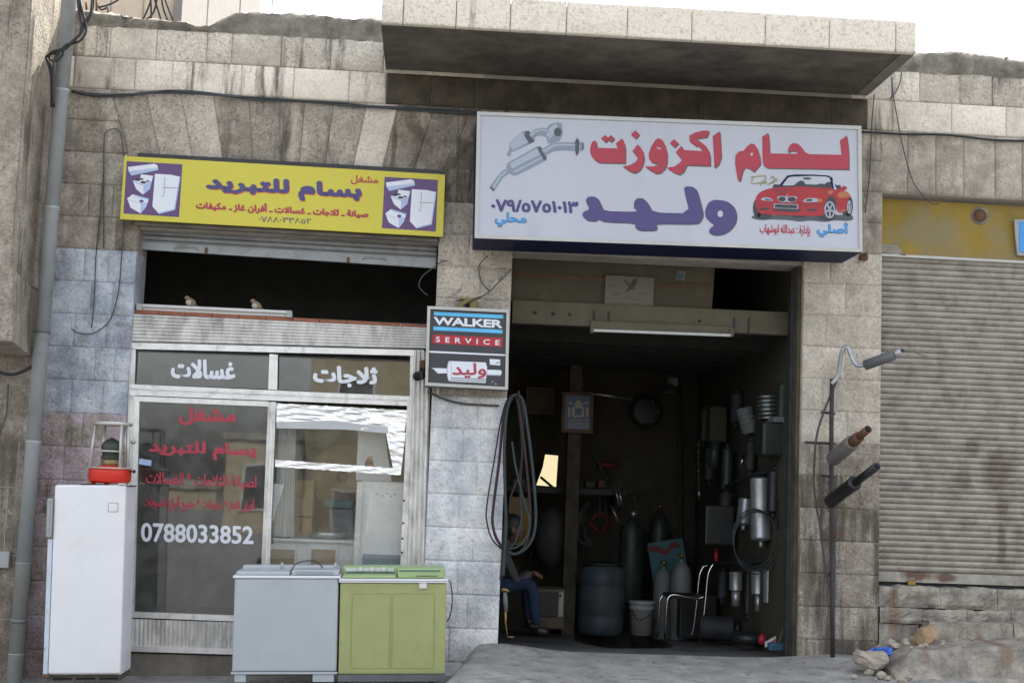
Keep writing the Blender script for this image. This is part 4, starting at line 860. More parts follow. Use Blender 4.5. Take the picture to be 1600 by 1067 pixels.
for (x, y) in ((588, 771), (596, 773), (603, 770), (609, 774), (615, 771)): flat(sb, [(x, y), (x+4, y+1), (x+4, y+2), (x, y+1.2)], .147)
obj('red_scribble', sb, M['crimson'], ff)
wh = thing('white_cabinet', 'white wall cabinet with a small round printed label behind the taped window', 'cabinet', P(585, 750, .32))
obj('cabinet_body', B().prism(PP([(560, 668), (600, 671), (612, 752), (556, 750)], .32), .3), M['white'], wh)
lb_ = B(); flat(lb_, circ(577, 727, 7, 12, 20), .318, 0); obj('round_label', lb_, M['paper'], wh)
lb_ = B()
for k in range(3): flat(lb_, [(573+k*.4, 714+k*3), (583-k*.4, 712+k*3), (583-k*.4, 713.4+k*3), (573+k*.4, 715.4+k*3)], .3175)
flat(lb_, circ(578, 729, 3, 4, 12), .3172); obj('label_print', lb_, M['orangep'], wh)
cu = thing('net_curtain', 'pale translucent curtain hanging at the left of the right window pane', 'curtain', P(445, 840, .55))
b = B(); vs = []; n = 26
for i in range(n+1):
    x = P(432+26*i/n, 740, .25).x; y = .25+.015*math.sin(i*1.7); vs += [(x, y, P(440, 660, .25).z), (x+(.03 if i > 13 else 0), y, P(440, 838, .25).z)]
b.add(vs, [(2*i, 2*i+1, 2*i+3, 2*i+2) for i in range(n)], True); obj('cloth', b, M['curtain'], cu)
obj('leaning_sheet', B().quadp([(428, 755), (444, 757), (426, 815)], .16, .004), M['white'], label='white paper sheet leaning inside the window beside the curtain', cat='sheet')
bx = thing('cardboard_box', 'tall brown cardboard box standing on the shop counter', 'box', P(475, 842, .8))
obj('lower_box', B().pbox(460, 808, 487, 841, .45, .25), M['card2'], bx); obj('upper_box', B().pbox(459, 750, 489, 806, .46, .25), M['card2'], bx)
c = P(535, 745, .9); fn = thing('round_fan', 'large round dark fan housing on the back shelf of the shop', 'fan', c+Vector((0, 0, -.3)))
obj('fan_housing', B().rod(c, c+Vector((0, .1, 0)), [(0, .2), (.2, .27), (.8, .27), (1, .2)], 28), M['card2'], fn); obj('fan_hub', B().rod(c+Vector((0, -.02, 0)), c, [(0, .03), (1, .05)], 14), M['wood'], fn)
bs_ = thing('dark_machine', 'black machine on the counter inside the shop', 'machine', P(530, 840, 1)); obj('machine_body', B().pbox(512, 795, 551, 840, .55, .2, .02), M['greyd'], bs_); obj('machine_top', B().pbox(506, 782, 552, 794, .53, .2, .02), M['teal'], bs_)
pt = thing('cooking_pot', 'low dull pot with tools on the counter by the window', 'pot', P(507, 841, .6)); a = P(512, 841, .42); obj('pot_body', B().rod(a, a+Vector((0, 0, .05)), [(0, .12), (1, .15)], 20), M['steel'], pt); obj('pot_handle', B().tube([P(495, 838, .32), P(505, 828, .32), P(532, 826, .32)], .005, 6, cr=4), M['rust'], pt)
mc = thing('brown_jar', 'squat dark jar on the counter behind the curtain', 'jar', P(440, 840, .6)); a = P(440, 841, .38); obj('jar_body', B().rod(a, a+Vector((0, 0, .1)), [(0, .07), (.3, .09), (.8, .08), (1, .05)], 16), M['wood'], mc); obj('jar_lid', B().rod(a+Vector((0, 0, .1)), a+Vector((0, 0, .12)), [(0, .052), (1, .05)], 16), M['blacks'], mc)

# ================================================================== SHOPFRONT
YF = .05
sf = thing('shop_front', 'silvery aluminium shopfront with a door, side window and fluted panels under the yellow sign', 'shopfront', P(430, 1018, YF))
def corr(b, quad, Y, n, amp, horiz=True):
    q = PP(quad, Y); V = []; F = []; m_ = n*6
    for i in range(m_+1):
        t = i/m_; y = Y-amp*abs(math.sin(math.pi*t*n))**.7
        if horiz: p0 = q[0]*(1-t)+q[3]*t; p1 = q[1]*(1-t)+q[2]*t
        else: p0 = q[0]*(1-t)+q[1]*t; p1 = q[3]*(1-t)+q[2]*t
        V += [(p0.x, y, p0.z), (p1.x, y, p1.z)]
    F = [(2*i, 2*i+1, 2*i+3, 2*i+2) for i in range(m_)]; b.add(V, F, True); return b
obj('fluted_panel', corr(B(), [(204, 490), (669, 512), (667, 545), (202, 534)], YF-.01, 8, .014), M['aluw'], sf)
obj('backing_panel', B().quadp([(204, 491), (668, 513), (666, 545), (202, 534)], YF+.006, .04), M['aluw'], sf)
def bar(nm, q, Y=YF-.02, d=.05, mt='alu', par=None, parts=0):
    return obj(nm, B().quadp(q, Y, d), M[mt], par or sf)
bar('top_rail', [(202, 535), (662, 547), (661, 556), (202, 545)])
bar('left_post', [(202, 546), (212, 546), (198, 1015), (190, 1015)], YF-.018, .05, 'aluw')
bar('transom_rail', [(202, 600), (641, 619), (641, 634), (201, 617)])
obj('rail_lip', B().quadp([(202, 606), (641, 625), (641, 627), (202, 608)], YF-.026, .005), M['aluw'], sf)
bar('transom_mullion', [(421, 553), (434, 554), (433, 609), (419, 608)])
bar('transom_post', [(641, 556), (647, 556), (645, 634), (640, 634)], mt='aluw')
for q in ([(213, 547), (421, 554), (419, 608), (210, 600)], [(434, 555), (642, 563), (640, 619), (433, 609)]):
    obj('transom_pane', B().quadp(q, YF+.008, .005), GL_DARK, sf)
    (a, b2, c2, d2) = q; bb = B(); i_ = 2
    bb.quadp([a, b2, (b2[0]-i_, b2[1]+i_), (a[0]+i_, a[1]+i_)], YF-.004, .01); bb.quadp([(a[0]+i_, a[1]+i_), (d2[0]+i_, d2[1]-i_), d2, a], YF-.0042, .01)
    obj('glazing_bead', bb, M['blacks'], sf)
# door
dd = obj('door', B().quadp([(207, 618), (218, 619), (209, 963), (196, 962)], YF-.012, .045), M['alu'], sf)
obj('door_rail', B().quadp([(218, 619), (420, 627), (420, 635), (218, 627)], YF-.01, .04), M['alu'], dd)
obj('door_rail', B().quadp([(200, 955), (410, 963), (410, 972), (200, 964)], YF-.01, .04), M['alu'], dd)
obj('door_stile', B().quadp([(419, 628), (424, 628), (412, 963), (405, 963)], YF-.011, .04), M['aluw'], dd)
obj('door_pane', B().quadp([(218, 626), (420, 634), (407, 964), (201, 956)], YF+.006, .005), GL_DARK, dd)
lk = P(208, 690, YF-.012); obj('door_lock', B().rod(lk, lk+Vector((0, -.02, 0)), [(0, .018), (.5, .018), (1, .012)], 14), M['steel'], dd)
bar('centre_mullion', [(424, 628), (431, 628), (418, 963), (412, 963)], YF-.022)
obj('mullion_rib', B().quadp([(426.5, 630), (428.5, 630), (416, 963), (414, 963)], YF-.028, .005), M['aluw'], sf)
# right window
obj('window_pane', B().quadp([(431, 636), (636, 646), (622, 968), (418, 958)], YF+.010, .005), GL_CLR, sf)
bar('window_stile', [(636, 634), (646, 634), (632, 968), (622, 968)], mt='aluw')
for yy in (782, 817, 841, 863): c = P(637-(yy-640)*.04, yy, YF-.02); obj('screw_hole', B().rod(c, c+Vector((0, -.004, 0)), [(0, .009), (1, .006)], 8), M['blacks'], sf)
obj('fluted_post', corr(B(), [(646, 548), (672, 549), (662, 1010), (630, 1010)], YF-.015, 4, .022, False), M['aluw'], sf)
bar('post_backing', [(646, 548), (673, 549), (663, 1010), (630, 1010)], YF+.004, .05, 'aluw')
obj('lower_panel', corr(B(), [(197, 966), (630, 981), (630, 1022), (196, 1008)], YF-.004, 66, .010, False), M['aluw'], sf)
bar('panel_backing', [(197, 966), (630, 981), (630, 1022), (196, 1008)], YF+.008, .03, 'aluw')
bar('window_sill', [(196, 1008), (630, 1022), (630, 1030), (196, 1017)], YF-.03, .07, 'alu')
struct('shop_plinth', B().box(xOL-.05, xOR+.0, YF+.0, T, -.7, P(400, 1024, YF).z-.01), M['concrete'])
# writing on the glass
def words(par, nm, s, quad, Y, mt, off=.02, space=1.0, arabic=True): return obj(nm, lettering(B(), s, quad, Y, off, arabic=arabic, space=space), M[mt], par)
words(sf, 'white_lettering', 'غسالات', [(267, 560), (368, 563), (368, 594), (267, 591)], YF+.004, 'whitep', .06)
words(sf, 'white_lettering', 'ثلاجات', [(489, 570), (590, 574), (590, 607), (489, 603)], YF+.004, 'whitep', .06)
YD = YF+.003
words(dd, 'red_lettering', 'مشغل', [(279, 635), (369, 637), (369, 666), (279, 664)], YD, 'redp', .06)
words(dd, 'red_lettering', 'بسام للتبريد', [(232, 686), (401, 693), (401, 721), (232, 715)], YD, 'redp', .06)
words(dd, 'red_lettering', 'لصيانة الثلاجات * الغسالات', [(228, 736), (401, 743), (401, 766), (228, 759)], YD, 'redp', .025)
words(dd, 'red_lettering', 'أفران الغاز * مكيفات * جميع أنواع الصوبات', [(224, 772), (398, 779), (398, 804), (224, 797)], YD, 'redp', .02)
words(dd, 'white_number', '0788033852', [(220.5, 816), (396, 822), (396, 850), (220, 846)], YD, 'whitep', .035, 1.0, False)
obj('small_sticker', B().quadp([(218, 716), (237, 719), (236, 728), (217, 725)], YD, .002), M['whiteb'], dd)
# foil and cardboard taped on the window
def foil(nm, quad, nx, nz, amp, mt='foil'):
    q = PP(quad, YF+.004); V = []
    for j in range(nz+1):
        for i in range(nx+1):
            u, v = i/nx, j/nz; p = (q[0]*(1-u)+q[1]*u)*(1-v)+(q[3]*(1-u)+q[2]*u)*v
            d = abs(noise.noise(Vector((p.x*4+p.z*6, p.z*20-p.x*3, 1))))*amp*1.7+abs(noise.noise(Vector((p.x*12, p.z*34+p.x*9, 5))))*amp*.5
            e = noise.noise(Vector((p.x*30, 0, v*3)))*.006*(1 if j in (0, nz) else 0)
            V.append((p.x, p.y-d, p.z+e))
    F = [(j*(nx+1)+i, j*(nx+1)+i+1, (j+1)*(nx+1)+i+1, (j+1)*(nx+1)+i) for j in range(nz) for i in range(nx)]
    return obj(nm, B().add(V, F, False), M[mt], sf)
foil('foil_strip', [(432, 630), (637, 641), (632, 676), (432, 662)], 70, 12, .011)
foil('foil_strip', [(602, 672), (634, 676), (626, 742), (615, 736)], 14, 24, .011)
foil('foil_strip', [(430, 718), (626, 732), (624, 742), (430, 729)], 60, 4, .006)
obj('card_strip', B().quadp([(432, 659), (520, 657), (606, 668), (606, 677), (540, 671), (432, 669)], YF-.004, .004), M['curtain'], sf)
# glazed brick sill over the panel, lamp and sparrows
bsl = thing('brick_ledge', 'row of thin glazed brown bricks on top of the fluted panel', 'ledge', P(440, 500, .1))
for i in range(11):
    a = 206+i*42; b_ = min(a+41, 668); ya = 483+(a-206)*.0525; yb = 483+(b_-206)*.0525
    obj('brick', B().quadp([(a, ya), (b_, yb), (b_, yb+6.5), (a, ya+6.5)], .06+rnd(-.004, .004), .1), M['brick'], bsl)
l2 = thing('fluorescent_lamp', 'grey fluorescent batten lamp lying on the brick ledge above the shopfront', 'lamp', P(335, 490, .08))
obj('batten', B().quadp([(222, 480), (452, 491), (452, 495), (222, 485)], .07, .05), M['tubew'], l2)
obj('lamp_tube', B().rod(P(222, 477.5, .055), P(450, 488, .055), [(0, .008), (.01, .014), (.99, .014), (1, .008)], 10), M['tubew'], l2)
obj('end_cap', B().quadp([(213, 474), (222, 474.5), (222, 485), (213, 484)], .04, .08), M['bucket'], l2); obj('end_cap', B().quadp([(448, 485), (456, 485.5), (456, 496), (448, 495.5)], .04, .08), M['bucket'], l2)
def sparrow(px, py, fl_, lb):
    c = P(px, py, .06); t = thing('sparrow', lb, 'bird', c, 'sparrows on the lamp')
    ro = Euler((0, math.radians(32*fl_), 0))
    b = B(); b.ell(c+Vector((0, 0, .034)), (.045, .024, .027), 12, ro); b.ell(c+Vector((-.032*fl_, 0, .064)), (.02, .018, .018), 10); obj('body', b, M['bird'], t)
    obj('belly', B().ell(c+Vector((-.012*fl_, -.008, .028)), (.028, .02, .024), 10), M['birdl'], t)
    obj('beak', B().rod(c+Vector((-.048*fl_, 0, .062)), c+Vector((-.063*fl_, 0, .059)), [(0, .005), (1, .0005)], 6), M['blacks'], t)
    obj('tail', B().prism([c+Vector((.03*fl_, 0, .022)), c+Vector((.08*fl_, 0, -.012)), c+Vector((.075*fl_, 0, -.018)), c+Vector((.024*fl_, 0, .01))], .012), M['bird'], t)
    b = B(); b.tube([c+Vector((0, -.006, .012)), c+Vector((-.003, -.006, -.002))], .002, 5); b.tube([c+Vector((0, .006, .012)), c+Vector((.003, .006, -.002))], .002, 5); obj('legs', b, M['wood'], t)
sparrow(298, 478.5, 1, 'sparrow perched on the lamp tube near its left end'); sparrow(401, 483.5, 1, 'sparrow perched on the lamp tube near its right end')
# rolled up shutter
rs = thing('rolled_shutter', 'grey steel roller shutter rolled up under the yellow sign', 'roller shutter', P(440, 415, .18))
for i in range(4):
    y = 350+i*8; obj('slat', corr(B(), [(212, y), (682, y+27), (682, y+34.5), (212, y+7.5)], .19, 1, .012), M['shutw'], rs)
obj('bottom_bar', B().quadp([(212, 378), (681, 404), (681, 419), (212, 389)], .165, .04), M['shutw'], rs)
for a, y in ((272, 389), (567, 406)): obj('handle', B().tube(PP([(a, y), (a+3, y-4), (a+33, y-2.5), (a+36, y+1)], .15), .005, 6), M['steel'], rs)
for a, y in ((322, 387), (544, 402)): obj('latch', B().pbox(a-2, y, a+2, y+9, .155, .01), M['rust'], rs)
obj('side_channel', B().quadp([(206, 350), (212, 350), (207, 484), (201, 484)], .06, .14), M['aluw'], rs)
obj('pull_wire', B().tube(PP([(214, 348), (213, 375), (216, 392)], .12), .003, 5), M['gcable'], rs)

# ================================================================== YELLOW SIGN
YS = -.12
ys = thing('yellow_shop_sign', 'yellow shop sign with violet and red writing and pictures of household appliances', 'sign', P(440, 350, YS))
obj('sign_back', B().quadp([(215, 239), (690, 266), (690, 300), (215, 280)], -.07, .06), M['black'], ys)
YQ = [(194.5, 244), (695.5, 273), (692, 370), (187.5, 342.5)]
obj('sign_panel', B().quadp(YQ, YS, .03), M['yellow'], ys)
obj('fixing_rail', B().quadp([(210, 346), (684, 373), (684, 378), (210, 351)], -.05, .06), M['concrete'], ys)
e = B(); 
yl = YS-.001
words(ys, 'small_red_lettering', 'مشغل', [(548, 273), (591, 276), (591, 290), (548, 288)], YS, 'redp', .03)
sq = [(322, 273), (566, 287), (565, 320), (321, 305)]
obj('lettering_shadow', lettering(B(), 'بسام للتبريد', sq, YS, .08, .001, dx=1.1, dy=1.4), M['orangep'], ys)
obj('violet_lettering', lettering(B(), 'بسام للتبريد', sq, YS-.0022, .08, .0015), M['purple'], ys)
words(ys, 'red_lettering', 'صيانة ـ ثلاجات ـ غسالات ـ أفران غاز ـ مكيفات', [(306, 312), (576, 327), (576, 343), (306, 329)], YS, 'redp', .055)
words(ys, 'violet_number', '٢٥٨٣٣٠٨٨٧٠', [(404, 338), (486, 341.5), (486, 350), (404, 346.5)], YS, 'purple', .01)
def appliances(q):
    """flat print of an air conditioner, cooker, twin tub and fridge inside the four corners q"""
    def m_(u, v): 
        a = Vector(q[0])*(1-u)+Vector(q[1])*u; c = Vector(q[3])*(1-u)+Vector(q[2])*u; p = a*(1-v)+c*v; return (p.x, p.y)
    b = B(); MI = ['purpbg', 'whitep', 'whiteb', 'greypl', 'blackp']
    def pg(mi, lay, *p): flat(b, [m_(*x) for x in p], YS-.001-lay*.0006, mi, .0005)
    pg(0, 0, (0, 0), (1, 0), (1, 1), (0, 1))
    pg(1, 1, (.03, .11), (.5, .02), (.555, .05), (.57, .13), (.1, .26), (.05, .2)); pg(2, 2, (.05, .2), (.57, .1), (.575, .135), (.1, .27)); pg(3, 3, (.07, .19), (.55, .085), (.55, .09), (.07, .197))
    pg(1, 1, (.27, .235), (.49, .25), (.47, .36), (.45, .50), (.33, .62), (.20, .52), (.13, .37), (.26, .32)); pg(2, 2, (.13, .37), (.33, .43), (.47, .355), (.45, .50), (.33, .62), (.33, .45), (.14, .39))
    for u, v, r in ((.21, .345, .05), (.32, .385, .055), (.28, .325, .04), (.40, .36, .035)): pg(4, 3, *circ(u, v, r, r*.45, 12))
    pg(1, 1, (.15, .62), (.44, .69), (.40, .85), (.31, .98), (.12, .88), (.05, .71)); pg(2, 2, (.15, .62), (.44, .69), (.43, .72), (.16, .65)); pg(2, 2, (.30, .78), (.42, .76), (.40, .85), (.31, .98)); pg(0, 3, *circ(.31, .745, .04, .03, 12)); pg(3, 3, (.07, .73), (.33, .79), (.33, .795), (.07, .735))
    pg(1, 1, (.52, .21), (.80, .21), (.98, .24), (.92, .87), (.64, .965), (.51, .83)); pg(2, 2, (.96, .24), (.98, .24), (.92, .87), (.64, .965), (.63, .94), (.90, .85)); pg(4, 3, (.68, .455), (.94, .445), (.94, .452), (.68, .465))
    pg(3, 3, (.695, .28), (.71, .28), (.71, .44), (.695, .44)); pg(3, 3, (.68, .27), (.71, .275), (.71, .285), (.68, .28)); pg(3, 3, (.70, .47), (.712, .47), (.705, .62), (.692, .62)); pg(3, 3, (.66, .615), (.705, .61), (.705, .62), (.66, .63))
    obj('printed_appliances', b, [M[x] for x in MI], ys)
f = crop(185, 235, 6.1538); appliances(f((80, 105), (616, 135), (583, 643), (48, 607)))
f = crop(440, 235, 6.1538); appliances(f((990, 255), (1504, 285), (1483, 781), (965, 748)))

# ================================================================== BIG LIGHT BOX SIGN
YB = -.57
gs = thing('light_box_sign', 'wide white light box sign with red and violet writing, exhaust pipes and a red car', 'sign', P(1045, 400, 0))
BQ = [(745.5, 174.5), (1346, 197), (1348, 394), (741.5, 372)]
bb = B(); fq = PP(BQ, YB+.012)
bb.prism(fq, -.02-YB-.02); obj('box_housing', bb, M['navy'], gs)
obj('sign_face', B().quadp(BQ, YB, .010), M['lilac'], gs)
fr = B(); i_ = 5.5
a, b_, c, d = BQ
ai, bi_, ci, di = (a[0]+i_, a[1]+i_), (b_[0]-i_, b_[1]+i_), (c[0]-i_, c[1]-i_), (d[0]+i_, d[1]-i_)
for q in ([a, b_, bi_, ai], [b_, c, ci, bi_], [c, d, di, ci], [d, a, ai, di]): obj('frame_rail', B().quadp(q, YB-.012, .0115), M['frame'], gs)
obj('face_scratch', B().quadp([(760, 367), (960, 375), (960, 375.6), (760, 367.6)], YB-.0006, .0005), M['orangep'], gs)
f8 = crop(900, 170, 6.4); f7 = crop(1160, 170, 8.649); f2 = crop(1050, 170, 4.639); f1 = crop(740, 170, 4.639)
RED = [f8((185, 318), (205, 330), (212, 392), (418, 398), (398, 348), (462, 298), (485, 345), (497, 400), (495, 545), (230, 540), (185, 510), (155, 475), (142, 430), (145, 380), (160, 335)),
 f8((292, 264), (321, 290), (350, 264), (388, 300), (350, 335), (324, 312), (296, 338), (252, 300)),
 f8((592, 218), (636, 258), (598, 300), (548, 258)), f8((618, 358), (565, 425), (620, 495), (600, 530), (540, 565), (468, 578), (530, 620), (585, 645), (635, 620), (668, 570), (685, 500), (672, 430), (645, 385)),
 f8((825, 295), (795, 312), (755, 375), (728, 450), (730, 500), (750, 530), (795, 552), (838, 540), (815, 568), (760, 578), (690, 578), (740, 615), (800, 650), (850, 640), (890, 600), (912, 540), (914, 450), (893, 370), (862, 312)),
 f8((982, 306), (1028, 348), (985, 388), (938, 345)),
 f8((1055, 372), (998, 435), (1060, 515), (1035, 545), (980, 580), (908, 590), (970, 635), (1035, 660), (1080, 630), (1110, 565), (1345, 572), (1345, 480), (1330, 420), (1300, 375), (1250, 335), (1195, 300), (1310, 285), (1335, 222), (1270, 220), (1200, 238), (1135, 268), (1137, 330), (1200, 375), (1225, 375), (1270, 425), (1085, 415)),
 f8((1440, 226), (1368, 275), (1385, 595), (1430, 555), (1455, 480), (1448, 350)),
 f2((575, 252), (548, 270), (520, 305), (485, 310), (460, 340), (458, 400), (478, 520), (495, 525), (512, 455), (530, 425), (560, 435), (595, 458), (643, 400), (638, 350), (620, 290), (600, 260)),
 f7((350, 330), (268, 380), (275, 720), (290, 770), (340, 800), (1440, 820), (1440, 640), (1430, 500), (1412, 365), (1318, 430), (1342, 625), (900, 615), (850, 590), (800, 520), (750, 475), (690, 465), (645, 490), (620, 540), (615, 592), (662, 570), (715, 572), (765, 612), (640, 610), (370, 605), (365, 450))]
for p in RED: obj('red_letter', flat(B(), p, YB-.0035, 0, .0012), M['redp'], gs); obj('letter_shadow', flat(B(), p, YB-.0015, 0, .0012, dx=1.3, dy=2.0), M['shadowp'], gs)
vio = f2((85, 580), (100, 563), (150, 565), (180, 590), (190, 620), (225, 750), (222, 790), (200, 825), (170, 838))+f1((1320, 834), (1330, 860), (1320, 885), (1200, 885), (1172, 865), (1172, 830), (945, 822), (905, 800), (880, 818), (820, 812), (785, 770), (800, 745), (842, 730), (812, 670), (825, 640), (870, 635), (900, 650), (920, 690), (945, 742), (1180, 748), (1182, 730), (1163, 725), (1163, 670), (1190, 648), (1230, 650), (1260, 680), (1300, 752))+f2((130, 760))
waw = f2((310, 658), (265, 678), (238, 740), (245, 790), (280, 825), (308, 845), (272, 870), (268, 900), (300, 918), (360, 915), (420, 885), (462, 830), (470, 770), (450, 710), (400, 670))
for p, k in ((vio, 1), (waw, 2)):
    p = chaikin(p, k, .2); obj('violet_letter', flat(B(), p, YB-.0035, 0, .0012), M['purple'], gs); obj('letter_shadow', flat(B(), p, YB-.0015, 0, .0012, dx=1.6, dy=1.3), M['shadowp'], gs)
hb2 = B(); flat(hb2, f2(*circ(350, 762, 20, 24, 14)), YB-.0045, 0, .0008); flat(hb2, f8((805, 385), (845, 395), (855, 408), (825, 405)), YB-.0045, 0, .0008); flat(hb2, f2((568, 325), (582, 318), (588, 335), (575, 345)), YB-.0045, 0, .0008)
obj('letter_opening', hb2, M['lilac'], gs)
words(gs, 'violet_number', '٣١٠١٥٧٥/٩٧٠', [(767, 311), (904, 315), (904, 334), (767, 331)], YB, 'purple', .075)
obj('blue_lettering_edge', lettering(B(), 'محلي', [(773, 331), (823, 334), (823, 357), (773, 355)], YB, .055, .001), M['shadowp'], gs); obj('blue_lettering', lettering(B(), 'محلي', [(774, 332), (822, 335), (822, 355.5), (774, 353.5)], YB-.0015, .035, .0015), M['bluep'], gs)
obj('blue_lettering_edge', lettering(B(), 'أصلي', [(1276, 346), (1325, 348), (1325, 373), (1276, 371)], YB, .055, .001), M['shadowp'], gs); obj('blue_lettering', lettering(B(), 'أصلي', [(1277, 347), (1324, 349), (1324, 371.5), (1277, 369.5)], YB-.0015, .035, .0015), M['bluep'], gs)
words(gs, 'small_red_lettering', 'بإدارة : عبدالله ابوشهاب', [(1187, 350), (1266, 352.5), (1266, 371), (1187, 368.5)], YB, 'crimson', .015)
sg = B(); fc = crop(1160, 265, 8.421)
for st_ in (((110, 105), (150, 95), (290, 85), (300, 90)), ((150, 110), (120, 160), (135, 185), (240, 175), (300, 130), (310, 95)), ((240, 215), (250, 170), (290, 190), (300, 150), (320, 185)), ((330, 205), (400, 160), (440, 130)), ((370, 120), (400, 90), (420, 130)), ((440, 110), (460, 160)), ((375, 190), (430, 160))):
    p = PP(fc(*st_), YB-.002); sg.tube(p, .0045, 4, smooth=False, cr=3)
obj('gold_signature', sg, M['goldp'], gs)
# printed exhausts
exb = B(); MI = ['greyp', 'greypl', 'greypd']; 
def pe(mi, lay, *p): flat(exb, f1(*p), YB-.0012-lay*.0006, mi, .0005)
pe(0, 0, (262, 245), (355, 165), (400, 160), (440, 215), (440, 240), (400, 262), (290, 312), (272, 315), (270, 345), (245, 345), (242, 325), (258, 295)); pe(1, 1, (270, 240), (352, 172), (375, 215), (395, 245), (290, 300), (268, 280)); pe(2, 1, (375, 165), (402, 162), (442, 215), (440, 240), (405, 255), (372, 200))
pe(0, 2, (400, 190), (440, 150), (500, 138), (530, 145), (530, 210), (490, 195), (455, 200), (435, 225)); pe(1, 3, (405, 190), (440, 158), (500, 146), (528, 152), (528, 165), (490, 160), (450, 172), (420, 205))
pe(0, 4, (530, 140), (560, 110), (610, 98), (640, 110), (645, 190), (620, 235), (560, 252), (535, 245), (530, 215), (545, 190)); pe(1, 5, (545, 145), (600, 105), (612, 150), (570, 200), (545, 230)); pe(2, 6, *circ(610, 170, 28, 32, 14))
pe(0, 0, (115, 570), (180, 480), (215, 445), (245, 435), (262, 470), (215, 500), (185, 545), (145, 600)); pe(1, 1, (130, 575), (190, 485), (240, 448), (245, 458), (200, 492), (145, 585)); pe(2, 2, (115, 572), (130, 565), (155, 590), (145, 600))
pe(0, 3, (245, 395), (460, 275), (485, 275), (528, 350), (525, 375), (305, 485), (285, 485), (245, 455), (238, 420)); pe(1, 4, (260, 400), (455, 290), (485, 330), (280, 435)); pe(1, 4, (285, 455), (495, 350), (500, 358), (300, 465)); pe(2, 5, (462, 275), (490, 278), (530, 355), (525, 376), (508, 372), (475, 310))
pe(0, 6, (490, 300), (560, 255), (620, 245), (750, 245), (750, 305), (640, 300), (585, 305), (520, 340)); pe(1, 7, (500, 305), (570, 262), (630, 255), (740, 258), (740, 270), (630, 268), (580, 275), (520, 315)); pe(2, 8, (735, 240), (750, 210), (765, 230), (762, 320), (748, 345), (738, 310)); pe(0, 8, (765, 240), (795, 245), (800, 290), (785, 308), (765, 300)); pe(2, 9, (785, 248), (797, 250), (800, 290), (788, 304))
obj('printed_exhausts', exb, [M[x] for x in MI], gs)
# printed car
cb_ = B(); MI = ['carred', 'cardk', 'blackp', 'whiteb', 'whitep', 'greypl', 'carorange', 'greypd', 'lilac', 'navy']
def pc_(mi, lay, *p, r=0): 
    q = fc(*p); q = chaikin(q, r, .22) if r else q; flat(cb_, q, YB-.0012-lay*.0006, mi, .0005)
pc_(7, 0, (110, 620), (180, 600), (400, 600), (1200, 600), (1440, 590), (1465, 650), (1420, 680), (1200, 670), (1100, 695), (900, 670), (760, 690), (640, 670), (400, 655), (260, 670), (150, 655), r=2)
for cx, cy2, rx, ry in ((200, 510, 62, 130), (290, 600, 105, 55), (750, 610, 100, 30), (1110, 610, 125, 65)): pc_(2, 1, *circ(cx, cy2, rx, ry, 20))
pc_(2, 1, *circ(1395, 480, 60, 145, 20)); pc_(2, 1, (1300, 560), (1450, 560), (1400, 615), (1340, 610), r=1)
pc_(9, 2, (480, 215), (590, 80), (700, 65), (950, 68), (1130, 80), (1185, 110), (1215, 250), (1190, 255), (1150, 110), (1100, 92), (900, 85), (640, 95), (600, 110), (520, 215), r=0)
pc_(2, 2, (400, 215), (420, 195), (470, 198), (560, 212), (680, 208), (730, 165), (770, 145), (810, 160), (830, 195), (980, 200), (1030, 185), (1080, 195), (1120, 165), (1190, 165), (1235, 205), (1290, 205), (1300, 240), (1250, 265), (1180, 260), (700, 245), (400, 240), r=0)
pc_(2, 3, (800, 110), (850, 105), (905, 112), (905, 130), (850, 133), (800, 128), r=1)
pc_(3, 3, (1185, 150), (1200, 150), (1240, 265), (1205, 262))
pc_(0, 4, (165, 420), (180, 370), (215, 310), (290, 270), (360, 250), (460, 235), (640, 232), (760, 218), (900, 235), (1150, 245), (1250, 270), (1300, 235), (1340, 215), (1378, 235), (1370, 265), (1330, 272), (1400, 310), (1430, 360), (1400, 380), (1380, 430), (1370, 545), (1250, 580), (1240, 480), (1200, 400), (1160, 370), (1120, 420), (1110, 520), (1070, 610), (900, 612), (420, 598), (230, 585), (185, 520), r=1)
pc_(1, 5, (380, 260), (520, 245), (700, 250), (620, 300), (560, 340), (470, 350), (450, 330), r=1); pc_(1, 5, (200, 440), (1100, 440), (1100, 470), (1050, 480), (200, 480))
pc_(6, 5, (1240, 340), (1290, 290), (1370, 285), (1420, 330), (1410, 360), (1340, 375), (1260, 370), r=1); pc_(6, 5, (1110, 300), (1170, 270), (1200, 285), (1160, 340), r=1); pc_(6, 5, (1250, 545), (1370, 525), (1372, 540), (1250, 560))
pc_(5, 6, (455, 370), (480, 350), (560, 350), (585, 365), (640, 350), (720, 355), (715, 385), (690, 430), (600, 435), (580, 415), (545, 435), (485, 425), r=1); pc_(2, 7, *circ(522, 390, 48, 34)); pc_(2, 7, *circ(650, 393, 56, 34))
pc_(4, 7, (575, 340), (605, 328), (600, 336), (580, 345)); pc_(5, 7, (415, 450), (735, 460), (728, 520), (412, 508)); pc_(2, 8, (428, 458), (722, 468), (716, 513), (424, 502))
pc_(2, 6, (385, 512), (770, 520), (765, 560), (420, 550), r=1); pc_(2, 6, (220, 500), (350, 505), (350, 530), (230, 535), r=1); pc_(2, 6, (845, 515), (985, 518), (970, 545), (855, 548), r=1)
pc_(5, 6, (250, 375), (330, 365), (400, 395), (405, 415), (290, 410), (245, 400), r=1); pc_(5, 6, (780, 430), (840, 378), (960, 375), (1000, 395), (990, 430), r=1); pc_(2, 7, (300, 380), (380, 400), (380, 408), (300, 400)); pc_(2, 7, (850, 390), (920, 388), (920, 415), (830, 418)); pc_(6, 7, *circ(1020, 408, 30, 26))
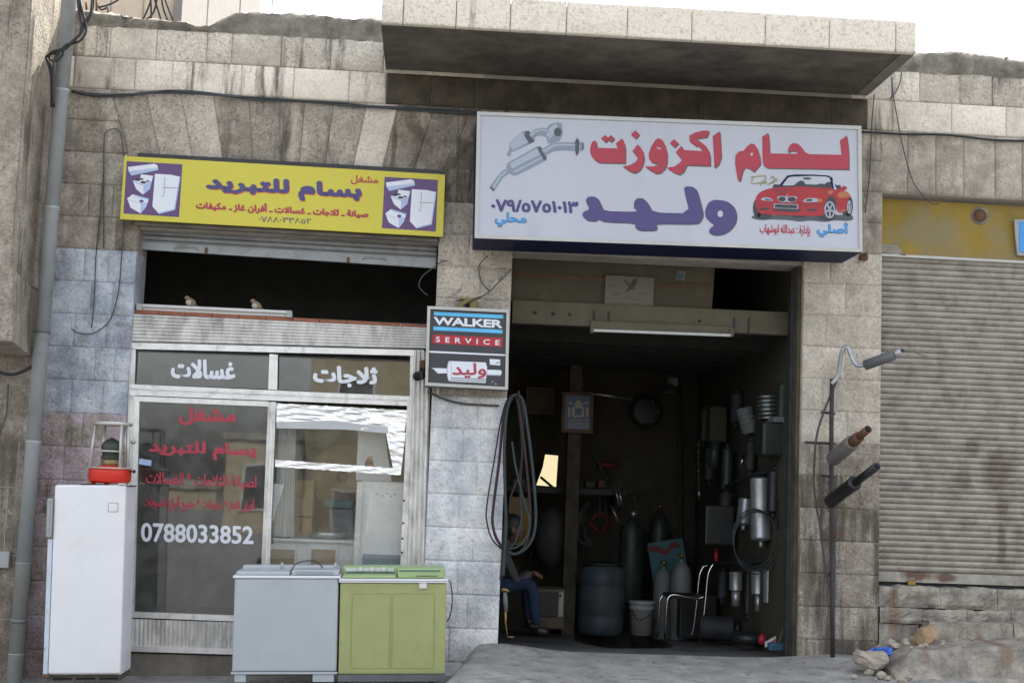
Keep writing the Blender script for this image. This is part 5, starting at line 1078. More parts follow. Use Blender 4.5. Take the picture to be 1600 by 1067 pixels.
pc_(2, 5, *circ(1165, 480, 72, 130, 20)); pc_(5, 6, *circ(1150, 530, 72, 112, 22)); pc_(2, 7, *circ(1150, 530, 52, 92, 20)); 
for k in range(5):
    an = k*1.2566+.3; x, y = math.cos(an), math.sin(an); pc_(5, 8, (1150-y*10, 530+x*14), (1150+x*60-y*8, 530+y*98+x*10), (1150+x*60+y*8, 530+y*98-x*10), (1150+y*10, 530-x*14))
pc_(5, 6, *circ(1408, 495, 30, 88, 18)); pc_(2, 7, *circ(1412, 495, 18, 66, 16)); pc_(5, 8, (1398, 500), (1408, 430), (1414, 430), (1424, 560), (1416, 560))
obj('printed_car', cb_, [M[x] for x in MI], gs)
bo = thing('wall_bracket', 'rusty iron bracket stub at the lower right corner of the light box sign', 'bracket', P(1350, 400, -.05)); obj('bracket_plate', B().pbox(1345, 396, 1357, 406, -.06, .05, .006), M['rust'], bo); obj('bolt', B().tube([P(1351, 398, -.06), P(1353, 396, -.14)], .009, 6), M['rust'], bo)

# ================================================================== SMALL SERVICE SIGN
YW = -.28
ws = thing('service_sign', 'small dark light box sign with blue stripes, white and red writing and a drawn muffler', 'sign', P(730, 607, 0))
f6 = crop(655, 470, 7.1133)
WQ = f6((92, 58), (1003, 98), (987, 988), (65, 940))
obj('box_housing', B().prism(PP(WQ, YW+.012), .22), M['greyd'], ws); obj('sign_face', B().quadp(WQ, YW, .010), M['blackp'], ws)
a, b_, c, d = WQ; i_ = 4.6; ins = [(a[0]+i_, a[1]+i_), (b_[0]-i_, b_[1]+i_), (c[0]-i_, c[1]-i_), (d[0]+i_, d[1]-i_)]
for j in range(4): obj('frame_rail', B().quadp([WQ[j], WQ[(j+1) % 4], ins[(j+1) % 4], ins[j]], YW-.02, .0195), M['frame'], ws)
for q in (((165, 122), (935, 158), (933, 197), (163, 162)), ((158, 285), (927, 322), (925, 362), (156, 326))): obj('blue_stripe', B().quadp(f6(*q), YW-.002, .0015), M['cyanp'], ws)
obj('red_stripe', B().quadp(f6((152, 375), (927, 412), (920, 512), (148, 472)), YW-.002, .0015), M['crimson'], ws)
obj('white_line', B().quadp(f6((112, 555), (957, 595), (957, 612), (112, 575)), YW-.002, .0015), M['whitep'], ws)
words(ws, 'white_lettering', 'WALKER', f6((162, 176), (925, 213), (922, 305), (162, 268)), YW, 'whitep', .075, .92, False)
words(ws, 'small_white_lettering', 'SERVICE', f6((185, 398), (897, 436), (892, 494), (183, 458)), YW-.002, 'whitep', .035, 1.9, False)
wb = B(); MI = ['whitep', 'greypl', 'greypd']
def pw(mi, lay, *p): flat(wb, f6(*p), YW-.0012-lay*.0006, mi, .0005)
pw(0, 0, (135, 745), (345, 752), (345, 805), (190, 806)); pw(2, 1, (140, 748), (155, 752), (205, 803), (190, 806)); pw(0, 0, (755, 765), (910, 770), (918, 800), (905, 833), (755, 828)); pw(1, 1, (755, 815), (910, 820), (905, 833), (755, 828))
pw(0, 2, (340, 668), (740, 685), (755, 740), (752, 800), (738, 912), (340, 893)); pw(1, 3, *circ(335, 780, 28, 114, 24)); pw(0, 4, *circ(337, 780, 21, 104, 24)); pw(2, 4, (355, 850), (742, 868), (741, 876), (354, 858)); pw(2, 4, (352, 872), (738, 889), (736, 898), (350, 881)); pw(0, 3, (782, 645), (900, 652), (900, 718), (785, 708)); pw(2, 5, (850, 690), (890, 680), (890, 690), (855, 697))
pw(0, 2, (805, 905), (822, 893), (824, 898), (810, 910)); pw(0, 2, (838, 918), (862, 920), (855, 928), (840, 924))
obj('printed_muffler', wb, [M[x] for x in MI], ws)
words(ws, 'red_lettering', 'وليد', f6((368, 690), (745, 690), (745, 862), (368, 862)), YW-.0035, 'redp', .03)
obj('bracket', B().pbox(683, 600, 686, 616, -.1, .08), M['frame'], ws)
jx_ = thing('yellow_box', 'dirty yellow junction box with wires on the pillar above the small sign', 'junction box', P(730, 480, 0)); obj('box_body', B().pbox(717, 465, 746, 482, -.09, .07, .006), M['yellowd'], jx_); obj('box_hole', B().pbox(727, 474, 734, 480, -.093, .004), M['hole'], jx_)
for q in (((712, 470), (725, 468)), ((744, 466), (752, 464)), ((724, 478), (732, 473), (744, 466))): obj('wire_end', B().tube(PP(q, -.1), .005, 5), M['cable'], jx_)
hp_ = thing('tail_pipe', 'short black exhaust tail pipe sticking out beside the small sign', 'pipe', P(655, 598, -.1)); a, c = P(652, 579, -.35), P(656, 588, -.02)
obj('pipe_body', B().tube([P(652, 588, -.32), P(658, 586, -.15), P(663, 578, -.02)], .036, 14, cr=4), M['blacks'], hp_); obj('bore', B().rod(P(652, 588, -.322), P(652, 588, -.325), [(0, .03), (1, .03)], 14), M['hole'], hp_); obj('clamp', B().pbox(655, 562, 664, 576, -.12, .1, .01), M['rust'], hp_)

# ================================================================== RIGHT SHOP
y2 = thing('yellow_lintel_panel', 'faded yellow painted board with a rusty round hole above the closed shutter', 'panel', P(1490, 402, .1))
obj('board', B().quadp([(1376, 310), (1842, 337), (1842, 422), (1376, 396)], .1, .05), M['yellowd'], y2)
c = P(1531, 337, .097); obj('hole_rim', B().rod(c+Vector((0, -.002, 0)), c, [(0, .072), (1, .075)], 20), M['rubble'], y2); obj('rusty_disc', B().rod(c+Vector((0, -.006, 0)), c+Vector((0, -.003, 0)), [(0, .055), (1, .055)], 18), M['rust'], y2)
obj('bottom_trim', B().quadp([(1376, 396), (1842, 420), (1842, 424), (1376, 400)], .085, .06), M['frame'], y2)
obj('broken_plaster', B().quadp([(1377, 381), (1400, 383), (1408, 390), (1416, 400), (1400, 397), (1377, 394)], .085, .01), M['rubble'], y2)
lp_ = thing('blue_poster', 'corner of a blue framed poster at the right edge of the yellow board', 'poster', P(1594, 400, .05)); obj('frame', B().quadp([(1585, 343), (1640, 341), (1640, 402), (1590, 399), (1587, 372)], .06, .02), M['bucket'], lp_); obj('print', B().quadp([(1593, 347), (1640, 345), (1640, 396), (1593, 393)], .055, .004), M['bluep'], lp_)
sh2 = thing('roller_shutter', 'closed beige corrugated roller shutter of the shop on the right', 'roller shutter', P(1480, 915, .1))
NS = 52; xa, xb = xSR+.003, X(1600, 600)+1.2
zt2, zb2 = P(1480, 404, .12).z, P(1480, 895, .12).z; hS = (zt2-zb2)/NS
me0 = None
for i in range(NS):
    z = zt2-hS*(i+1)
    if me0 is None:
        b = B(); prof = [(0.014, 0), (0.004, .14), (-.006, .35), (-.009, .6), (-.006, .85), (.006, .97), (.014, 1)]; V = []
        n_ = 40
        for j in range(n_+1):
            for (y, h) in prof: V.append((xa+(xb-xa)*j/n_, .12+y+noise.noise(Vector((j*.6, h, 2)))*.0018, z+h*(hS-.0008)))
        k_ = len(prof); b.add(V, [(j*k_+q, (j+1)*k_+q, (j+1)*k_+q+1, j*k_+q+1) for j in range(n_) for q in range(k_-1)], True)
        o0 = obj('slat', b, M['shutter'], sh2, fix=False); me0 = o0.data; z_first = z
    else:
        o = bpy.data.objects.new('slat', me0); COL.objects.link(o); o.parent = sh2; o.location = (rnd(-.0, .0), rnd(-.0015, .0015), z-z_first)
obj('bottom_bar', B().box(xa, xb, .105, .14, P(1480, 911, .12).z, zb2-.002), M['shutbar'], sh2)
obj('shadow_backing', B().box(xa, xb, .145, .16, zb2-.3, zt2), M['blacks'], sh2)
pl = obj('padlock', B().pbox(1419, 907, 1431, 914, .07, .03, .004), M['brass'], sh2); obj('hasp', B().tube(PP([(1421, 908), (1422, 903), (1428, 903), (1429, 908)], .08), .004, 6), M['steel'], pl)
cg = thing('low_wall', 'worn stone plinth wall with steps under the closed shutter', 'wall', P(1480, 1010, 0))
zst = P(1480, 918, .0).z
WMAX = X(1600, 900)+1.19
def slab(x0, x1, z0, z1, y0, name, mt='lowwall', y1=.34, rr=.017):
    b = B(); nx_ = max(3, int((x1-x0)/.035)); V = []; nz_ = 5
    for i in range(nx_+1):
        for j in range(nz_+1):
            x = x0+(x1-x0)*i/nx_; z = z0+(z1-z0)*j/nz_; nn = noise.fractal(Vector((x*6, z*6, y0*9)), .6, 2.2, 5)*rr*1.6
            e = .014 if j in (0, nz_) or i in (0, nx_) else 0
            V.append((x, y0+nn+e, z+(nn*.6 if j == nz_ else 0)))
    n0 = len(V)
    for i in range(nx_+1): V += [(x0+(x1-x0)*i/nx_, y1, V[i*(nz_+1)+nz_][2]-.002)]
    F = [(i*(nz_+1)+j, (i+1)*(nz_+1)+j, (i+1)*(nz_+1)+j+1, i*(nz_+1)+j+1) for i in range(nx_) for j in range(nz_)]
    F += [(i*(nz_+1)+nz_, (i+1)*(nz_+1)+nz_, n0+i+1, n0+i) for i in range(nx_)]
    b.add(V, F, False)
    b.box(x0+.012, x1-.012, y0+.03, y1, z0, z1-.012)
    return obj(name, b, M[mt], cg, fix=False)
z1_ = P(1480, 951, -.02).z
xs = [xSR+.004, X(1397, 930), X(1470, 930), X(1560, 930), WMAX]
for a, c in zip(xs, xs[1:]): slab(a, c-.004, z1_, zst, -.0-rnd(0, .012), 'stone_block')
z2_ = P(1480, 972, -.05).z; z3_ = P(1500, 1000, -.2).z
xs = [xSR+.004, X(1440, 970), X(1510, 970), X(1580, 970), WMAX]
for i, (a, c) in enumerate(zip(xs, xs[1:])): slab(a, c-.004, z2_-.02, z1_-.003, -.03-rnd(0, .01), 'stone_block')
slab(xSR+.004, X(1435, 1000), -.35, z2_-.023, -.02, 'stone_block')
xs = [X(1452, 985, -.2), X(1500, 985, -.2), X(1585, 985, -.2), WMAX]
for a, c in zip(xs, xs[1:]): slab(a, c-.004, -.3, P(1500, 972, -.2).z, -.2-rnd(0, .015), 'stone_block')
ob = B(); bm = bmesh.new(); bmesh.ops.create_icosphere(bm, subdivisions=2, radius=1); c2 = P(1446, 992, -.3)
for v in bm.verts:
    p = v.co.copy(); s_ = max(abs(p.x), abs(p.z), abs(p.y)); p = p/(s_**.7); q = 1+noise.noise(p*1.5)*.3; v.co = Vector((p.x*.066*q+(p.z*.03), p.y*.09*q, p.z*.078*q))
ob.add([v.co+c2 for v in bm.verts], [[v.index for v in f.verts] for f in bm.faces], False); bm.free(); obj('broken_stone', ob, M['ochre'], cg)
# kerb ramp in front
kb = B(); V = []
nx_, cx_ = 140, 8
kt = [(1390, 1046), (1400, 1032), (1410, 1022), (1428, 1014), (1470, 1014), (1530, 1010), (1600, 1005), (1700, 999)]
tp_ = PP(kt, -.62)
def ktop(x):
    for a, c in zip(tp_, tp_[1:]):
        if a.x <= x <= c.x: return a.z+(c.z-a.z)*(x-a.x)/(c.x-a.x)
    return tp_[0].z if x < tp_[0].x else tp_[-1].z+.03*(x-tp_[-1].x)
for i in range(nx_+1):
    x = tp_[0].x+(WMAX+2.0-tp_[0].x)*i/nx_; zt_ = ktop(x)+noise.noise(Vector((x*9, 4, 2)))*.014; nn = noise.fractal(Vector((x*5, 0, 2)), .6, 2, 5)*.024
    for (y, z) in ((-.90+nn, -.32), (-.80+nn, -.10), (-.735+nn, min(zt_-.03, -.04)), (-.70+nn, zt_-.022+nn*.3), (-.665+nn*.6, zt_+nn*.2), (-.4, zt_+.0+nn*.2), (-.0, zt_-.01), (.1, zt_-.01)): V.append((x, y, z))
kb.add(V, [(i*8+j, (i+1)*8+j, (i+1)*8+j+1, i*8+j+1) for i in range(nx_) for j in range(7)]+[[j for j in range(8)][::-1]], False)
struct('kerb_ramp', kb, M['lowwall'], fix=False)
def gh0(x, y):
    return max(-.05+.02*y, ktop(x)+.01 if y > -.64 else -1) if x > tp_[0].x else -.03+.035*y
rk = B(); bm = bmesh.new(); bmesh.ops.create_icosphere(bm, subdivisions=3, radius=1)
c0 = P(1362, 1030, -.55)
for v in bm.verts:
    p = v.co.copy(); s_ = max(abs(p.x), abs(p.z), abs(p.y)); p = p/(s_**.6); q = 1+noise.noise(p*1.7)*.28; v.co = Vector((p.x*.125*q, p.y*.09*q, p.z*.062*q+(.02 if p.x < -.5 else 0)))
rk.add([v.co+c0 for v in bm.verts], [[v.index for v in f.verts] for f in bm.faces], False); bm.free()
obj('loose_stone', rk, M['rock'], label='pale broken stone lying on the ground at the foot of the right pillar', cat='stone')
bg_ = B(); bm = bmesh.new(); bmesh.ops.create_icosphere(bm, subdivisions=4, radius=1); c1 = P(1384, 1022, -.35)
for v in bm.verts:
    p = v.co.copy(); q = 1+noise.noise(p*3)*.5; v.co = Vector((p.x*.12*q, p.y*.07*q, max(-.04, p.z*.05*q)))
bg_.add([v.co+c1 for v in bm.verts], [[v.index for v in f.verts] for f in bm.faces], False); bm.free()
obj('plastic_bag', bg_, M['bluebag'], label='crumpled blue plastic bag behind the broken stone', cat='bag')
rr_ = random.Random(11); rbm = B()
for i in range(46):
    px_ = rr_.uniform(1318, 1600); yy_ = rr_.uniform(-1.0, -.15); z_ = gh0(P(px_, 1030, yy_).x, yy_); s_ = rr_.uniform(.008, .034)*(1.3 if px_ < 1430 else .8)
    c_ = Vector((P(px_, 1030, yy_).x, yy_, z_+s_*.3)); bm = bmesh.new(); bmesh.ops.create_icosphere(bm, subdivisions=1, radius=1)
    for v in bm.verts: v.co = Vector((v.co.x*s_*rr_.uniform(.7, 1.4), v.co.y*s_*rr_.uniform(.6, 1.2), v.co.z*s_*rr_.uniform(.5, .9)))
    bm.verts.ensure_lookup_table(); rbm.add([v.co+c_ for v in bm.verts], [[v.index for v in f.verts] for f in bm.faces]); bm.free()
obj('rubble', rbm, M['rock'], label='small stone chips scattered at the foot of the right pillar and kerb', cat='rubble', kind='stuff')
# exhaust samples on the right pillar
rp_ = thing('upright_iron_pipe', 'dark iron pipe standing against the right pillar with its brackets', 'pipe', P(1301, 1031, -.12))
obj('pipe_body', B().tube(PP([(1300, 592), (1299, 700), (1300, 820), (1301, 1031)], -.12), .018, 10, cr=3), M['blacks'], rp_)
for y, xl in ((645, 1283), (692, 1258), (744, 1283), (899, 1292)): obj('clamp', B().tube(PP([(xl, y-1), (1305, y+1)], -.09), .010, 6), M['blacks'], rp_)
obj('rod_stub', B().tube([P(1301, 840, -.12), P(1310, 832, -.2)], .012, 8), M['rust'], rp_)
obj('hanging_cable', B().tube(PP([(1309, 591), (1297, 619), (1287, 644), (1277, 677), (1273, 712), (1272, 758), (1277, 798), (1281, 817), (1286, 860), (1292, 898), (1296, 918)], -.11), .009, 8, cr=4), mat('brown cable', (.07, .05, .05), .6), label='brown cable looping down beside the upright iron pipe', cat='cable')
m1 = thing('silver_muffler', 'thin silver bent exhaust with a dark muffler box, topmost on the pillar', 'muffler', P(1310, 600, -.15))
obj('bent_pipe', B().tube([P(x, y, Y) for x, y, Y in ((1299, 600, -.14), (1309, 588, -.15), (1312, 570, -.17), (1315, 552, -.2), (1320, 543, -.22), (1326, 545, -.24), (1330, 556, -.26), (1335, 567, -.28), (1342, 571, -.3), (1352, 570, -.33))], .017, 12, cr=5), M['galv'], m1)
a, c = P(1351, 571, -.33), P(1398, 554, -.5); obj('muffler_box', B().rod(a, c, [(0, .025), (.03, .04), (.95, .04), (1, .03)], 16), M['greyd'], m1)
d = P(1408, 548, -.54); obj('tail_cone', B().rod(c, d, [(0, .03), (.5, .028), (1, .016)], 14), M['galv'], m1); obj('tip', B().rod(d, P(1413, 547, -.55), [(0, .014), (1, .004)], 8), M['black'], m1); obj('loose_wire', B().tube([P(1408, 548, -.54), P(1430, 551, -.5), P(1448, 557, -.45)], .003, 5), M['gcable'], m1)
a, c = P(1301, 717, -.16), P(1333, 690, -.55)
m2 = thing('rusty_muffler', 'grey and rusty stepped exhaust muffler pointing out from the right pillar, middle one', 'muffler', a)
obj('muffler_body', B().rod(a, c, [(0, .05), (.03, .058), (.96, .058), (1, .05)], 20), mat('grey rusty tube', (.2, .2, .19), .7, .2, dirt=.6, dirtcol=(.17, .075, .035), dscale=9), m2)
d = c+(c-a)*.30; obj('neck', B().rod(c, d, [(0, .044), (.9, .042), (1, .03)], 16), M['rust'], m2); e_ = d+(c-a)*.38; obj('outlet_pipe', B().tube([d, e_], .03, 14), M['rust'], m2); obj('bore', B().rod(e_, e_+(c-a)*.003, [(0, .024), (1, .024)], 14), M['hole'], m2)
a, c = P(1296, 784, -.16), P(1336, 754, -.55)
m3 = thing('black_muffler', 'black painted exhaust muffler pointing out from the right pillar, lowest one', 'muffler', a)
obj('muffler_body', B().rod(a, c, [(0, .045), (.03, .052), (.96, .052), (.97, .056), (1, .054)], 20), M['black'], m3); d = c+(c-a)*.80; obj('outlet_pipe', B().tube([c, d], .030, 14), M['black'], m3); obj('bore', B().rod(d, d+(c-a)*.003, [(0, .023), (1, .023)], 14), M['hole'], m3)

# ================================================================== HOSES
wh_ = thing('welding_hose', 'long looped red and grey welding hoses with a brass torch hanging from the pillar edge', 'hose', P(790, 995, -.1))
HS = [('grey_hose', [(806, 617), (792, 626), (782, 660), (772, 720), (762, 780), (760, 810), (768, 840), (785, 858), (800, 862)], .006, -.10, 'hoseg'),
 ('red_hose', [(806, 617), (796, 622), (787, 650), (780, 720), (771, 790), (770, 820), (778, 845), (795, 864), (812, 862), (824, 845), (829, 810), (826, 760), (820, 700), (812, 640), (806, 617)], .011, -.13, 'hosered'),
 ('grey_hose', [(808, 616), (798, 622), (791, 650), (788, 700), (789, 760), (791, 820), (788, 870), (786, 900)], .012, -.16, 'hoseg'),
 ('red_hose', [(804, 618), (793, 640), (789, 700), (790, 800), (785, 870), (782, 906)], .010, -.12, 'hosered'),
 ('grey_hose', [(810, 616), (818, 630), (826, 680), (833, 740), (837, 800), (834, 835), (822, 856), (805, 865), (792, 862)], .012, -.15, 'hoseg'),
 ('grey_hose', [(806, 617), (812, 650), (816, 700), (813, 760), (815, 810), (806, 845), (794, 858)], .008, -.09, 'hoseg'),
 ('red_hose', [(808, 617), (816, 640), (818, 690), (812, 740), (800, 770), (795, 800)], .007, -.10, 'hosered'),
 ('grey_hose', [(800, 690), (806, 730), (818, 780), (827, 810), (825, 835), (812, 852), (796, 858)], .008, -.18, 'hoseg')]
for nm, pts, r, Y, mt in HS: obj(nm, B().tube(PP(pts, Y), r, 8, cr=8), M[mt], wh_)
obj('hook', B().tube([P(800, 618, .03), P(806, 618, -.1), P(810, 615, -.18), P(811, 611, -.18)], .008, 6, cr=3), M['blacks'], wh_)
tc = obj('torch_grip', B().rod(P(789, 925, -.14), P(791, 955, -.14), [(0, .014), (.5, .018), (1, .013)], 10), M['greyd'], wh_)
obj('torch_valve', B().tube(PP([(784, 921), (790, 921), (795, 924)], -.14), .012, 8), M['brass'], tc); obj('torch_neck', B().tube(PP([(790, 955), (790, 972), (792, 985), (793, 994)], -.14), [.010, .006, .004, .0035], 8), M['brass'], tc); obj('torch_tip', B().tube(PP([(793, 994), (797, 995), (803, 994.5)], -.14), .005, 6), M['brass'], tc)

# ================================================================== APPLIANCES ON THE PAVEMENT
def roll(px, base_y, w_px, h_px, Y, ang):
    p = P(px, base_y, Y); return p, w_px/S(Y), h_px/S(Y)
# white fridge
p, wd, ht = roll(127, 1063, 118, 293, -.75, 0)
fg = thing('white_refrigerator', 'tall old white refrigerator with a rusty edge standing beside the drain pipe', 'fridge', p, rot=(0, math.radians(-2.0), math.radians(0)))
hw = wd/2-.012
b = B(); b.bbox(-hw+.03, hw, .045, .36, .03, ht, .014, 3); obj('fridge_body', b, M['white'], fg, local=True)
b = B(); b.bbox(-hw+.03, hw+.004, 0, .040, .045, ht-.002, .016, 3); dr2 = obj('fridge_door', b, M['white'], fg, local=True)
b = B(); b.box(-hw-.004, -hw+.027, .004, .05, .045, ht*.72); obj('hinge_strip', b, mat('chipped pale blue edge', (.55, .62, .70), .5, dirt=.25, dirtcol=(.16, .04, .02), dscale=18), fg, local=True)
b = B(); b.bbox(-hw-.012, -hw+.024, -.028, .03, ht*.73, ht*.93, .008); b.box(-hw-.004, -hw+.012, -.034, -.029, ht*.76, ht*.92); obj('handle', b, M['bucket'], fg, local=True)
obj('badge', B().box(hw-.115, hw-.045, -.003, -.0005, ht-.19, ht-.125), M['bucket'], fg, local=True); obj('badge_plate', B().box(hw-.110, hw-.050, -.0045, -.0032, ht-.185, ht-.130), M['white'], fg, local=True)
obj('hinge', B().box(hw-.05, hw+.004, -.006, .05, ht+.0, ht+.012), M['steel'], fg, local=True)
b = B(); b.box(-hw+.02, hw-.005, .02, .35, -.005, .028); obj('plinth', b, M['board'], fg, local=True)
for i in range(3): obj('plinth_slot', B().box(-hw+.06+i*.16, -hw+.19+i*.16, .016, .021, .006, .02), M['hole'], fg, local=True)
obj('rust_patch', B().box(-hw-.006, -hw+.04, -.001, .003, .028, .047), M['rust'], fg, local=True)
# kerosene heater
p = Vector((P(171, 755, -.56).x, -.565, fg.location.z+ht+.004))
kh = thing('kerosene_heater', 'red based kerosene heater with a wire cage standing on top of the white refrigerator', 'heater', p)
b = B(); b.bbox(-.165, .165, -.15, .15, -.008, .0, .003); obj('tray', b, M['black'], kh, local=True)
s1 = 1/S(-.52)
obj('fuel_tank', B().rod((0, 0, .010), (0, 0, .115), [(0, .118), (.06, .14), (.2, .149), (.85, .149), (.97, .147), (1, .15)], 30), M['red'], kh, local=True)
for a in (-.10, .0, .10): obj('foot', B().rod((a, -.09+abs(a)*.3, -.001), (a, -.09+abs(a)*.3, .012), [(0, .014), (1, .018)], 10), M['red'], kh, local=True)
obj('tank_rim', B().rod((0, 0, .114), (0, 0, .124), [(0, .155), (.5, .162), (1, .15)], 32), M['silver'], kh, local=True)
obj('tank_cap', B().rod((0, 0, .122), (0, 0, .138), [(0, .1), (.6, .09), (1, .06)], 26), M['red'], kh, local=True)
obj('burner_gauze', B().rod((0.0, 0, .136), (0, 0, .185), [(0, .055), (1, .055)], 22), mat('mica window', (.30, .26, .13), .5, .3, var=.5, vscale=80), kh, local=True)
obj('burner', B().rod((0, 0, .183), (0, 0, .335), [(0, .066), (.05, .072), (.12, .072), (.14, .062), (.3, .062), (.32, .072), (.62, .073), (.78, .062), (.92, .035), (1, .01)], 24), M['heatg'], kh, local=True)
obj('lower_ring', B().rod((0, 0, .232), (0, 0, .246), [(0, .097), (.5, .105), (1, .097)], 30), M['silver'], kh, local=True)
obj('top_ring', B().tube([Vector((math.cos(t)*.122, math.sin(t)*.122, .436)) for t in [2*math.pi*k/32 for k in range(33)]], .015, 8), M['silver'], kh, local=True)
obj('top_plate', B().rod((0, 0, .428), (0, 0, .440), [(0, .118), (1, .118)], 30), M['steel'], kh, local=True)
for an in (200, 310, 340, 60, 130): 
    t = math.radians(an); c_, s_ = math.cos(t), math.sin(t); obj('strut', B().tube([(c_*.145, s_*.145, .12), (c_*.122, s_*.122, .432)], .0105, 8), M['silver'], kh, local=True)
obj('wick_knob', B().rod((.148, -.03, .10), (.185, -.04, .10), [(0, .006), (.6, .006), (.65, .012), (1, .012)], 8), M['blacks'], kh, local=True)
# grey washing machine
p, wd, ht = roll(444, 1063, 163, 156, -.72, 0)
gw = thing('grey_washing_machine', 'pale grey twin tub washing machine on short legs beside the green one', 'washing machine', p, rot=(0, math.radians(-1.6), math.radians(1)))
hw = wd/2; H = ht
obj('cabinet', B().bbox(-hw+.012, hw-.012, 0, .42, .062, H-.012, .018, 3), M['greyw'], gw, local=True)
obj('lid_band', B().bbox(-hw, hw, -.012, .435, H-.011, H+.008, .006), M['white'], gw, local=True)
obj('base_rim', B().bbox(-hw+.004, hw-.006, -.006, .42, .045, .060, .004), M['greyw'], gw, local=True)
for x in (-hw+.03, hw-.18):
    for y in (.005, .36): obj('leg', B().bbox(x, x+.15 if x > 0 else x+.08, y, y+.05, -.01, .044, .004), M['greyw'], gw, local=True)
obj('wash_lid', B().bbox(-hw+.02, .02, .01, .40, H+.009, H+.036, .012, 3), M['greyw'], gw, local=True)
obj('spin_lid', B().bbox(.03, hw-.012, .005, .40, H+.009, H+.046, .016, 3), M['greyw'], gw, local=True)
obj('control_back', B().bbox(-hw+.03, hw-.03, .30, .42, H+.010, H+.060, .014, 3), M['greyw'], gw, local=True)
for i in range(4): obj('lid_rib', B().box(.06, hw-.05, .003-.0, .006, H+.015+i*.007, H+.017+i*.007), M['greyd'] if 0 else M['greyp'], gw, local=True)
for x in (-hw+.32, hw-.05): obj('lid_stud', B().rod((x, .25, H+.04), (x, .25, H+.085), [(0, .012), (.8, .01), (1, .004)], 8), M['greyw'], gw, local=True)
obj('power_lead', B().tube([(.02, .12, H+.03), (.05, .08, H+.08), (.12, .1, H+.105), (.2, .15, H+.095), (.24, .2, H+.05)], .004, 6, cr=5), M['cable'], gw, local=True)
# green washing machine
p, wd, ht = roll(612, 1063, 165, 151, -.72, 0)
nw = thing('green_washing_machine', 'yellow green twin tub washing machine with a mint control panel', 'washing machine', p, rot=(0, math.radians(-1.6), math.radians(1)))
hw = wd/2; H = ht
obj('cabinet', B().bbox(-hw+.006, hw-.006, 0, .42, .045, H-.018, .014, 3), M['green'], nw, local=True)
for x0, x1 in ((-hw+.09, -.016), (-.004, hw-.085)):
    b = B(); z0, z1, t_w = .085, H-.09, .004
    for q in ((x0, x1, z1-t_w, z1), (x0, x1, z0, z0+t_w), (x0, x0+t_w, z0+t_w+.0005, z1-t_w-.0005), (x1-t_w, x1, z0+t_w+.0005, z1-t_w-.0005)): b.box(q[0], q[1], -.0025, .0015, q[2], q[3])
    obj('pressed_panel', b, mat('green crease', (.25, .30, .09), .5), nw, local=True)
obj('skirt', B().bbox(-hw+.004, hw-.004, .004, .42, -.008, .043, .004), M['greyd'], nw, local=True)
for x in (-hw+.06, hw-.1): obj('foot', B().rod((x, .05, -.03), (x, .05, -.006), [(0, .02), (1, .015)], 8), M['black'], nw, local=True)
obj('trim_band', B().bbox(-hw-.002, hw+.008, -.014, .43, H-.016, H+.012, .006), M['white'], nw, local=True)
obj('band_line', B().box(-hw, hw+.004, -.0165, -.0142, H-.004, H-.001), M['greyp'], nw, local=True)
cp_ = obj('control_panel', B().bbox(-hw+.01, hw-.01, .20, .42, H+.013, H+.085, .018, 3), M['greenp'], nw, local=True)
obj('panel_print', B().box(-hw+.035, -.0+.0, .190, .1985, H+.038, H+.074), M['tubew'], nw, local=True); obj('print_band', B().box(-hw+.035, .0, .186, .1898, H+.041, H+.050), M['teal'], nw, local=True)
for i in range(3): obj('knob', B().rod((-hw+.14+i*.085, .186, H+.064), (-hw+.14+i*.085, .15, H+.064), [(0, .018), (.5, .018), (1, .012)], 14), M['brass'] if i > 5 else M['tubew'], nw, local=True)
obj('spin_lid', B().bbox(.03, hw-.02, .01, .36, H+.014, H+.084, .016, 3), M['greenp'], nw, local=True)
obj('lid_slot', B().box(.04, hw-.05, .006, .0095, H+.064, H+.073), M['teal'], nw, local=True); obj('lid_line', B().box(.16, hw-.07, .005, .0095, H+.03, H+.034), M['blacks'], nw, local=True); obj('wash_lid', B().bbox(-hw+.02, .018, .01, .195, H+.014, H+.035, .008), M['greenp'], nw, local=True)
obj('label_plate', B().bbox(hw-.20, hw-.145, -.02, -.001, H-.055, H-.018, .004), M['whited'], nw, local=True)
obj('drain_hose', B().tube([(hw+.0, .15, H-.0), (hw+.03, .12, H-.03), (hw+.042, .10, H-.15), (hw+.03, .1, H-.25), (hw+.008, .12, H-.30)], .005, 6, cr=5), M['gcable'], nw, local=True)
obj('side_hose', B().tube([(-hw-.01, .08, H-.02), (-hw-.014, .08, H-.3), (-hw-.008, .08, H-.31)], .007, 6), M['teal'], nw, local=True)

# ================================================================== LEFT NEIGHBOUR, PIPE, CABLES
lbg = thing('left_building', 'rough beige stone building with a projecting stone bracket at the left edge', 'building', P(0, 1067, -.8))
YL = -.8; xe = P(27, 270, YL).x; XLL = -6.5
def skinwall(name, x0, x1, y0, y1, z0, z1, mt, col=(.34, .5, 0, .85)): return obj(name, B().box(x0, x1, y0, y1, z0, z1), STONE, lbg, color=col)
LW = mat('rendered stone', (.37, .31, .235), .93, var=.3, vscale=5, bump=1, bscale=34, dirt=.75, dirtcol=(.17, .145, .115), dscale=3.4, stretch=.16)
skinwall('front_wall', XLL, xe, YL, 0, P(10, 430, YL).z, 6.5, LW)
xr2 = P(35, 765, -.32).x
skinwall('side_panel', xe+.001, P(72, 300, -.1).x, YL+.012, .0, P(10, 430, YL).z, 6.5, LW)
